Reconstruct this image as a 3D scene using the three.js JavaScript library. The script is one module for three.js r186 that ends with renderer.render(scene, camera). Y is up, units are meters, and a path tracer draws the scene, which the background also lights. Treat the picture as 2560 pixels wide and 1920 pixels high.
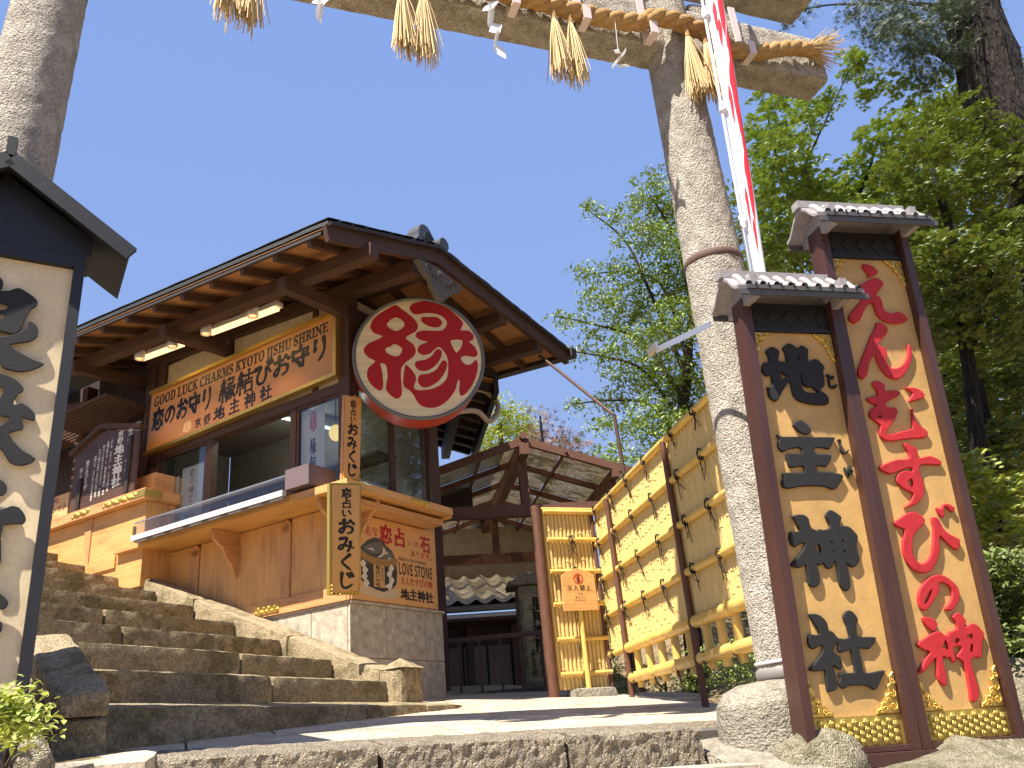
import * as THREE from 'three';
import { mergeGeometries, mergeVertices, toCreasedNormals } from 'three/addons/utils/BufferGeometryUtils.js';
import { RectAreaLightUniformsLib } from 'three/addons/lights/RectAreaLightUniformsLib.js';

/* ---------- camera, sky, sun, exposure ---------- */
const scene = new THREE.Scene();
const camera = new THREE.PerspectiveCamera(49.13, 4 / 3, 0.1, 600);
camera.position.set(0, 1.5, 0);
camera.rotation.set(0.40207, 0, -0.09198);
const SUN = new THREE.Vector3(-0.285, 0.874, 0.375).normalize();
{
  const w = 512, h = 256, d = new Float32Array(w * h * 4), v = new THREE.Vector3();
  for (let j = 0; j < h; j++) for (let i = 0; i < w; i++) {
    const el = (0.5 - (j + 0.5) / h) * Math.PI * -1, az = ((i + 0.5) / w - 0.5) * 2 * Math.PI;
    v.set(Math.cos(el) * Math.cos(az), Math.sin(el), Math.cos(el) * Math.sin(az));
    const e = Math.max(0, v.y), m = Math.pow(1 - e, 2.2), g = Math.max(0, v.dot(SUN));
    const glow = 0.04 * Math.pow(g, 6) + 0.1 * Math.pow(g, 60);
    const o = (j * w + i) * 4;
    d[o] = 0.1 + 0.07 * m + glow; d[o + 1] = 0.158 + 0.073 * m + glow * 0.95; d[o + 2] = 0.33 + 0.028 * m + glow * 0.85; d[o + 3] = 1;
    if (v.y < 0) { d[o] = 0.07; d[o + 1] = 0.07; d[o + 2] = 0.055; }
  }
  const t = new THREE.DataTexture(d, w, h, THREE.RGBAFormat, THREE.FloatType);
  t.mapping = THREE.EquirectangularReflectionMapping; t.magFilter = THREE.LinearFilter; t.minFilter = THREE.LinearFilter; t.needsUpdate = true;
  scene.background = t; scene.environment = t;
}
const sun = new THREE.DirectionalLight(new THREE.Color(1, 0.93, 0.82), 5);
sun.position.copy(SUN).multiplyScalar(40).add(new THREE.Vector3(0, 2, -7));
sun.target.position.set(0, 2, -7);
sun.castShadow = true; sun.shadow.mapSize.set(4096, 4096);
Object.assign(sun.shadow.camera, { left: -14, right: 14, top: 14, bottom: -14, near: 1, far: 90 });
scene.add(sun, sun.target);
const renderer = new THREE.WebGLRenderer({ antialias: true });
renderer.toneMapping = THREE.LinearToneMapping;
renderer.toneMappingExposure = 2.5;
renderer.shadowMap.enabled = true;
RectAreaLightUniformsLib.init();

/* ---------- helpers ---------- */
let seed = 12345;
const R = () => { seed = (seed + 0x6D2B79F5) | 0; let t = Math.imul(seed ^ (seed >>> 15), 1 | seed); t = (t + Math.imul(t ^ (t >>> 7), 61 | t)) ^ t; return ((t ^ (t >>> 14)) >>> 0) / 4294967296; };
const rr = (a, b) => a + (b - a) * R();
const V = (x, y, z) => new THREE.Vector3(x, y, z);
const hash = (x, y, z) => { let n = Math.imul(x, 374761393) ^ Math.imul(y, 668265263) ^ Math.imul(z, 2147483647 ^ 0x3C6EF372); n = Math.imul(n ^ (n >>> 13), 1274126177); return ((n ^ (n >>> 16)) >>> 0) / 4294967296; };
function noise3(x, y, z) {
  const X = Math.floor(x), Y = Math.floor(y), Z = Math.floor(z), f = (t) => t * t * (3 - 2 * t), u = f(x - X), v = f(y - Y), w = f(z - Z);
  const L = (a, b, t) => a + (b - a) * t;
  return L(L(L(hash(X, Y, Z), hash(X + 1, Y, Z), u), L(hash(X, Y + 1, Z), hash(X + 1, Y + 1, Z), u), v), L(L(hash(X, Y, Z + 1), hash(X + 1, Y, Z + 1), u), L(hash(X, Y + 1, Z + 1), hash(X + 1, Y + 1, Z + 1), u), v), w) * 2 - 1;
}
// tileable value noise on an n x m lattice, u,v in 0..1
function tn(u, v, n, m, s) {
  const x = u * n, y = v * m, X = Math.floor(x), Y = Math.floor(y), f = (t) => t * t * (3 - 2 * t), a = f(x - X), b = f(y - Y), q = (i, j) => hash(((i % n) + n) % n, ((j % m) + m) % m, s);
  return (q(X, Y) * (1 - a) + q(X + 1, Y) * a) * (1 - b) + (q(X, Y + 1) * (1 - a) + q(X + 1, Y + 1) * a) * b;
}
function tex(size, fn, srgb) {
  const d = new Uint8Array(size * size * 4);
  for (let j = 0; j < size; j++) for (let i = 0; i < size; i++) {
    const c = fn(i / size, j / size), o = (j * size + i) * 4, k = typeof c === 'number' ? [c, c, c] : c;
    for (let q = 0; q < 3; q++) d[o + q] = Math.max(0, Math.min(255, k[q] * 255)); d[o + 3] = 255;
  }
  const t = new THREE.DataTexture(d, size, size); t.wrapS = t.wrapT = THREE.RepeatWrapping; t.magFilter = THREE.LinearFilter; t.minFilter = THREE.LinearMipmapLinearFilter; t.generateMipmaps = true;
  if (srgb) t.colorSpace = THREE.SRGBColorSpace; t.needsUpdate = true; return t;
}
const rep = (t, s, s2) => { const c = t.clone(); c.repeat.set(1 / s, 1 / (s2 || s)); c.needsUpdate = true; return c; };
const TX = {};
TX.granite = tex(512, (u, v) => { const a = tn(u, v, 128, 128, 1), b = tn(u, v, 60, 60, 2), c = tn(u, v, 6, 6, 3), e = tn(u, v, 14, 14, 31); let k = 0.9 + 0.16 * (a - 0.5) + 0.16 * (b - 0.5) + 0.16 * (c - 0.5) + 0.1 * (e - 0.5); if (hash((u * 512) | 0, (v * 512) | 0, 9) > 0.93) k -= 0.2; return [k, k * 0.985, k * 0.95]; }, true);
TX.pit = tex(512, (u, v) => { const a = tn(u, v, 40, 40, 11), b = tn(u, v, 80, 80, 12), c = tn(u, v, 150, 150, 13), q = tn(u, v, 12, 12, 14); return 0.5 + 0.5 * (a - 0.5) + 0.42 * (b - 0.5) + 0.25 * (c - 0.5) + 0.2 * (q - 0.5); });
TX.moss = tex(512, (u, v) => { const a = tn(u, v, 5, 5, 21), b = tn(u, v, 18, 18, 22), c = tn(u, v, 70, 70, 23), d = tn(u, v, 160, 160, 24); const m = Math.max(0, Math.min(1, (a * 0.5 + b * 0.5 - 0.46) * 3.4)); const k = 0.93 + 0.28 * (c - 0.5) + 0.22 * (d - 0.5); return [k * (1 - 0.22 * m), k * (0.96 - 0.2 * m), k * (0.88 - 0.24 * m)]; }, true);
TX.wood = tex(512, (u, v) => { const w = tn(u, v, 4, 6, 41) * 0.06; const a = tn(u, v + w, 6, 120, 42), b = tn(u, v + w, 3, 44, 43), c = tn(u, v, 40, 200, 44), q = tn(u, v, 3, 4, 45); const k = 0.93 + 0.12 * (a - 0.5) + 0.13 * (b - 0.5) + 0.12 * (c - 0.5) + 0.16 * (q - 0.5); return [k, k * 0.98, k * 0.95]; }, true);
TX.woodb = tex(512, (u, v) => 0.5 + 0.4 * (tn(u, v, 6, 120, 42) - 0.5) + 0.3 * (tn(u, v, 30, 220, 46) - 0.5));
TX.fine = tex(512, (u, v) => { const k = 0.94 + 0.1 * (tn(u, v, 5, 5, 51) - 0.5) + 0.1 * (tn(u, v, 20, 20, 52) - 0.5) + 0.06 * (tn(u, v, 170, 170, 53) - 0.5); return k; }, true);
TX.fineb = tex(512, (u, v) => 0.5 + 0.4 * (tn(u, v, 14, 14, 55) - 0.5) + 0.3 * (tn(u, v, 60, 60, 56) - 0.5) + 0.25 * (tn(u, v, 160, 160, 57) - 0.5));
TX.bark = tex(256, (u, v) => { const a = tn(u, v, 26, 6, 61), b = tn(u, v, 60, 16, 62); const k = 0.55 + 0.5 * (a - 0.5) + 0.4 * (b - 0.5); return [k, k * 0.93, k * 0.85]; }, true);
TX.bamboo = tex(256, (u, v) => { const k = 0.94 + 0.1 * (tn(u, v, 30, 4, 71) - 0.5) + 0.14 * (tn(u, v, 4, 5, 72) - 0.5); return [k, k * 0.99, k * 0.95]; }, true);
const lin = (r, g, b) => new THREE.Color().setRGB(r, g, b);
const AL = 0.93;
const mat = (c, o = {}) => new THREE.MeshStandardMaterial({ color: lin(c[0] * (o.metalness ? 1 : AL), c[1] * (o.metalness ? 1 : AL), c[2] * (o.metalness ? 1 : AL)), roughness: 0.8, ...o });
const M = {
  torii: mat([0.6, 0.56, 0.5], { map: rep(TX.granite, 0.55), bumpMap: rep(TX.pit, 0.42), bumpScale: 0.02, roughness: 0.95 }),
  graniteDark: mat([0.36, 0.33, 0.28], { map: rep(TX.granite, 0.5), bumpMap: rep(TX.pit, 0.5), bumpScale: 0.012, roughness: 0.95 }),
  granite: mat([0.62, 0.55, 0.45], { map: rep(TX.granite, 0.33), bumpMap: rep(TX.fineb, 0.3), bumpScale: 0.0012, roughness: 0.7 }),
  joint: mat([0.1, 0.09, 0.075], { roughness: 1 }),
  step: mat([0.42, 0.35, 0.25], { map: rep(TX.moss, 0.8), bumpMap: rep(TX.pit, 0.34), bumpScale: 0.014, roughness: 0.95 }),
  step2: mat([0.42, 0.36, 0.26], { map: rep(TX.moss, 1.1), bumpMap: rep(TX.pit, 0.3), bumpScale: 0.014, roughness: 0.95 }),
  cheek: mat([0.5, 0.42, 0.31], { map: rep(TX.moss, 0.6), bumpMap: rep(TX.pit, 0.25), bumpScale: 0.012, roughness: 0.95 }),
  kerb: mat([0.42, 0.36, 0.28], { map: rep(TX.granite, 0.4), bumpMap: rep(TX.pit, 0.3), bumpScale: 0.024, roughness: 0.95 }),
  paving: mat([0.62, 0.53, 0.42], { map: rep(TX.granite, 0.9), bumpMap: rep(TX.fineb, 0.35), bumpScale: 0.004, roughness: 0.9 }),
  paving2: mat([0.58, 0.49, 0.385], { map: rep(TX.granite, 1.2), bumpMap: rep(TX.fineb, 0.45), bumpScale: 0.004, roughness: 0.9 }),
  soil: mat([0.36, 0.28, 0.19], { map: rep(TX.moss, 0.7), bumpMap: rep(TX.pit, 0.3), bumpScale: 0.02, roughness: 1 }),
  rock: mat([0.36, 0.34, 0.28], { map: rep(TX.moss, 0.5), bumpMap: rep(TX.pit, 0.3), bumpScale: 0.02, roughness: 0.95 }),
  honey: mat([0.74, 0.41, 0.15], { map: rep(TX.wood, 0.9, 0.5), bumpMap: rep(TX.woodb, 0.9, 0.5), bumpScale: 0.0004, roughness: 0.5 }),
  honey2: mat([0.66, 0.35, 0.15], { map: rep(TX.wood, 0.8, 0.4), bumpMap: rep(TX.woodb, 0.8, 0.4), bumpScale: 0.0004, roughness: 0.5 }),
  sarking: mat([0.56, 0.27, 0.11], { map: rep(TX.wood, 1.1, 0.5), roughness: 0.7 }),
  brown: mat([0.085, 0.042, 0.027], { map: rep(TX.wood, 0.8, 0.25), bumpMap: rep(TX.woodb, 0.8, 0.25), bumpScale: 0.001, roughness: 0.65 }),
  canopyWood: mat([0.16, 0.068, 0.04], { map: rep(TX.wood, 0.7, 0.2), bumpMap: rep(TX.woodb, 0.7, 0.2), bumpScale: 0.001, roughness: 0.65 }),
  darkWood: mat([0.04, 0.026, 0.02], { map: rep(TX.wood, 0.9, 0.25), bumpMap: rep(TX.woodb, 0.9, 0.25), bumpScale: 0.001, roughness: 0.6 }),
  board: mat([0.1, 0.05, 0.032], { map: rep(TX.wood, 0.9, 0.3), bumpMap: rep(TX.woodb, 0.9, 0.3), bumpScale: 0.001, roughness: 0.5 }),
  roof: mat([0.035, 0.036, 0.036], { map: rep(TX.fine, 0.6), bumpMap: rep(TX.fineb, 0.4), bumpScale: 0.003, roughness: 0.62 }),
  carved: mat([0.13, 0.115, 0.1], { map: rep(TX.fine, 0.4), roughness: 0.8 }),
  plaster: mat([0.72, 0.6, 0.42], { map: rep(TX.fine, 1.2), bumpMap: rep(TX.fineb, 0.6), bumpScale: 0.001, roughness: 0.9 }),
  interior: mat([0.24, 0.19, 0.15], { map: rep(TX.fine, 1), roughness: 0.9 }),
  black: mat([0.012, 0.012, 0.015], { roughness: 0.55, bumpMap: rep(TX.fineb, 0.5), bumpScale: 0.0006 }),
  ink: mat([0.013, 0.012, 0.012], { roughness: 0.75, bumpMap: rep(TX.fineb, 0.6), bumpScale: 0.0006 }),
  redInk: mat([0.56, 0.02, 0.026], { roughness: 0.7, map: rep(TX.fine, 0.6), bumpMap: rep(TX.fineb, 0.5), bumpScale: 0.0008 }),
  signFrame: mat([0.075, 0.032, 0.026], { roughness: 0.42, map: rep(TX.wood, 1.4, 0.3) }),
  gold: mat([0.78, 0.53, 0.13], { metalness: 0.9, roughness: 0.3, bumpMap: rep(TX.fineb, 0.12), bumpScale: 0.002 }),
  goldDull: mat([0.55, 0.4, 0.1], { metalness: 0.75, roughness: 0.42, bumpMap: rep(TX.fineb, 0.15), bumpScale: 0.001 }),
  tan: mat([0.66, 0.4, 0.135], { roughness: 0.6, map: rep(TX.fine, 1.6), bumpMap: rep(TX.fineb, 1.4), bumpScale: 0.0012 }),
  bamboo: mat([0.8, 0.6, 0.25], { roughness: 0.5, map: rep(TX.bamboo, 0.3) }),
  bamboo2: mat([0.77, 0.57, 0.23], { roughness: 0.5, map: rep(TX.bamboo, 0.37) }),
  bambooRail: mat([0.82, 0.56, 0.16], { roughness: 0.42, map: rep(TX.bamboo, 0.4) }),
  cord: mat([0.018, 0.016, 0.014], { roughness: 0.85 }),
  fencePost: mat([0.13, 0.052, 0.028], { map: rep(TX.wood, 0.6, 0.2), roughness: 0.65 }),
  rope: mat([0.6, 0.37, 0.14], { roughness: 0.9, map: rep(TX.wood, 0.25, 0.06), bumpMap: rep(TX.woodb, 0.25, 0.05), bumpScale: 0.004 }),
  straw: mat([0.8, 0.62, 0.3], { roughness: 0.6 }),
  straw2: mat([0.62, 0.44, 0.2], { roughness: 0.7 }),
  paper: new THREE.MeshPhysicalMaterial({ color: lin(0.82, 0.81, 0.79), roughness: 0.8, transmission: 0.25, thickness: 0 }),
  cloth: new THREE.MeshPhysicalMaterial({ color: lin(0.84, 0.84, 0.86), roughness: 0.85, transmission: 0.2, thickness: 0 }),
  clothRed: mat([0.75, 0.02, 0.05], { roughness: 0.85 }),
  steel: mat([0.5, 0.5, 0.5], { roughness: 0.35, metalness: 0.8 }),
  whitePaint: mat([0.75, 0.73, 0.72], { roughness: 0.4 }),
  pinkPaint: mat([0.74, 0.62, 0.58], { roughness: 0.4 }),
  greyPaint: mat([0.24, 0.22, 0.21], { roughness: 0.5 }),
  signRoof: mat([0.36, 0.33, 0.33], { roughness: 0.5, map: rep(TX.fine, 0.4) }),
  signRoofDark: mat([0.1, 0.095, 0.095], { roughness: 0.5, map: rep(TX.fine, 0.4) }),
  ivory: mat([0.88, 0.7, 0.43], { roughness: 0.7, map: rep(TX.fine, 1.5) }),
  ring: mat([0.16, 0.16, 0.15], { roughness: 0.5, metalness: 0.5 }),
  drum: mat([0.62, 0.07, 0.035], { roughness: 0.4, map: rep(TX.fine, 0.7) }),
  drumInk: mat([0.42, 0.009, 0.014], { roughness: 0.8 }),
  ridgeTile: mat([0.1, 0.1, 0.105], { roughness: 0.3, map: rep(TX.fine, 0.4) }),
  tile: mat([0.8, 0.8, 0.82], { roughness: 0.32, map: rep(TX.fine, 0.4) }),  // grey tile whitened: sun and sky glare put into the colour
  glass: new THREE.MeshPhysicalMaterial({ color: lin(0.85, 0.88, 0.88), roughness: 0.02, transmission: 1, thickness: 0, ior: 1.5 }),
  poly: new THREE.MeshPhysicalMaterial({ color: lin(0.7, 0.68, 0.66), roughness: 0.35, transmission: 0.72, thickness: 0, map: rep(TX.moss, 1.3) }),
  grease: mat([0.2, 0.2, 0.19], { roughness: 0.7 }),
  bark: mat([0.16, 0.12, 0.09], { map: rep(TX.bark, 0.4), bumpMap: rep(TX.bark, 0.4), bumpScale: 0.03, roughness: 1 }),
  barkDark: mat([0.07, 0.055, 0.045], { map: rep(TX.bark, 0.6), bumpMap: rep(TX.bark, 0.6), bumpScale: 0.04, roughness: 1 }),
};
const leafMat = (r, g, b) => new THREE.MeshPhysicalMaterial({ color: lin(r * 1.1, g * 1.1, b * 1.1), roughness: 0.65, transmission: 0.42, thickness: 0 });
const used = {};
const numbered = (n) => { const k = used[n] = (used[n] || 0) + 1; return k === 1 ? n : n + '_' + String(k - 1).padStart(3, '0'); };
const sh = (o) => { o.castShadow = o.receiveShadow = true; return o; };
function thing(name, label, category, pos, q, extra = {}) {
  const g = new THREE.Group(); g.name = numbered(name); if (pos) g.position.copy(pos);
  if (typeof q === 'number') g.rotation.y = q; else if (q) g.quaternion.copy(q);
  g.userData = { label, category, ...extra }; scene.add(g); return g;
}
function part(parent, name, geo, m, label) {
  const o = sh(new THREE.Mesh(geo, m)); o.name = name; if (label) o.userData.label = label; parent.add(o); return o;
}
function single(name, label, category, geo, m, extra = {}) { const o = sh(new THREE.Mesh(geo, m)); o.name = numbered(name); o.userData = { label, category, ...extra }; scene.add(o); return o; }
// box with uv in metres, u along the longest side of each face
function box(w, h, d, x = 0, y = 0, z = 0) {
  const g = new THREE.BoxGeometry(w, h, d), uv = g.attributes.uv, dim = [[d, h], [d, h], [w, d], [w, d], [w, h], [w, h]], ou = R() * 5, ov = R() * 5;
  for (let f = 0; f < 6; f++) for (let k = 0; k < 4; k++) { const i = f * 4 + k, a = uv.getX(i) * dim[f][0], b = uv.getY(i) * dim[f][1]; if (dim[f][0] >= dim[f][1]) uv.setXY(i, a + ou, b + ov); else uv.setXY(i, b + ou, a + ov); }
  g.translate(x, y, z); return g;
}
const b6 = (x0, x1, y0, y1, z0, z1) => box(Math.abs(x1 - x0), Math.abs(y1 - y0), Math.abs(z1 - z0), (x0 + x1) / 2, (y0 + y1) / 2, (z0 + z1) / 2);
function bar(p, q, w, h, up = V(0, 1, 0)) { // box from p to q, height along up, width across
  const d = q.clone().sub(p), L = d.length(), x = d.normalize(), z = new THREE.Vector3().crossVectors(x, up).normalize(), y = new THREE.Vector3().crossVectors(z, x);
  const g = box(L, h, w); g.applyMatrix4(new THREE.Matrix4().makeBasis(x, y, z).setPosition(p.clone().add(q).multiplyScalar(0.5))); return g;
}
function cyl(p, q, r0, r1 = r0, seg = 10, hs = 1, open = false) {
  const d = q.clone().sub(p), L = d.length(), g = new THREE.CylinderGeometry(r1, r0, L, seg, hs, open), uv = g.attributes.uv, o = R() * 3;
  for (let i = 0; i < uv.count; i++) uv.setXY(i, uv.getX(i) * 6.28 * r0 + o, uv.getY(i) * L + o);
  g.applyQuaternion(new THREE.Quaternion().setFromUnitVectors(V(0, 1, 0), d.normalize())); g.translate((p.x + q.x) / 2, (p.y + q.y) / 2, (p.z + q.z) / 2); return g;
}
function tube(pts, r, seg = 24, rad = 7, closed = false) { const g = new THREE.TubeGeometry(new THREE.CatmullRomCurve3(pts, closed), seg, r, rad, closed); const uv = g.attributes.uv; for (let i = 0; i < uv.count; i++) uv.setXY(i, uv.getX(i) * seg * 0.05, uv.getY(i) * 6.28 * r); return g; }
// extrude a polygon in XY by depth along +Z
function prism(pts, depth, bevel = 0, holes = [], bs = 1) {
  const s = new THREE.Shape(pts.map((p) => new THREE.Vector2(p[0], p[1])));
  for (const h of holes) s.holes.push(new THREE.Path(h.map((p) => new THREE.Vector2(p[0], p[1]))));
  return new THREE.ExtrudeGeometry(s, { depth, bevelEnabled: bevel > 0, bevelThickness: bevel, bevelSize: bevel, bevelOffset: -bevel, bevelSegments: bs, curveSegments: 6 });
}
// uv by dominant axis in metres
function uvBox(g0) {
  const g = g0.index ? g0.toNonIndexed() : g0, p = g.attributes.position, uv = new Float32Array(p.count * 2), a = V(), b = V(), c = V(), n = V();
  for (let i = 0; i < p.count; i += 3) {
    a.fromBufferAttribute(p, i); b.fromBufferAttribute(p, i + 1); c.fromBufferAttribute(p, i + 2);
    n.crossVectors(b.clone().sub(a), c.clone().sub(a)); const ax = Math.abs(n.x), ay = Math.abs(n.y), az = Math.abs(n.z);
    [a, b, c].forEach((q, k) => { const o = (i + k) * 2; if (ay >= ax && ay >= az) { uv[o] = q.x; uv[o + 1] = q.z; } else if (ax >= az) { uv[o] = q.z; uv[o + 1] = q.y; } else { uv[o] = q.x; uv[o + 1] = q.y; } });
  }
  g.setAttribute('uv', new THREE.BufferAttribute(uv, 2)); return g;
}
// rough stone: map a unit cube by fn to a hexahedron, subdivided and displaced
function stone(c8, nx, ny, nz, amp, freq = 9, round = 0.012, off = 0) {
  const g = new THREE.BoxGeometry(1, 1, 1, nx, ny, nz), p = g.attributes.position, v = V(), t = V();
  const L = (a, b, k) => a.clone().lerp(b, k);
  const ex = c8[0].distanceTo(c8[1]), ey = c8[0].distanceTo(c8[2]), ez = c8[0].distanceTo(c8[4]);
  for (let i = 0; i < p.count; i++) {
    let x = p.getX(i) + 0.5, y = p.getY(i) + 0.5, z = p.getZ(i) + 0.5;
    const e = [x, y, z].filter((k) => k < 1e-4 || k > 1 - 1e-4).length;
    const cr = (k, l) => (k < 1e-4 ? round / l : k > 1 - 1e-4 ? 1 - round / l : k);
    if (e >= 2) { const q = e === 2 ? 0.5 : 0.75; x += (cr(x, ex) - x) * q; y += (cr(y, ey) - y) * q; z += (cr(z, ez) - z) * q; }
    v.copy(L(L(L(c8[0], c8[1], x), L(c8[2], c8[3], x), y), L(L(c8[4], c8[5], x), L(c8[6], c8[7], x), y), z));
    const n1 = noise3(v.x * freq + off, v.y * freq, v.z * freq), n2 = noise3(v.x * freq + 50, v.y * freq + off, v.z * freq), n3 = noise3(v.x * freq, v.y * freq + 90, v.z * freq + off);
    const m1 = noise3(v.x * freq * 3 + 7, v.y * freq * 3, v.z * freq * 3) * 0.5;
    p.setXYZ(i, v.x + amp * (n1 + m1), v.y + amp * 0.6 * (n2 + m1), v.z + amp * (n3 + m1));
  }
  g.deleteAttribute('uv'); g.deleteAttribute('normal');
  const m = uvBox(toCreasedNormals(mergeVertices(g, 1e-5), 0.7)); return m;
}
const hexa = (f) => [0, 1, 2, 3, 4, 5, 6, 7].map((i) => f(i & 1, (i >> 1) & 1, (i >> 2) & 1));
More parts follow.
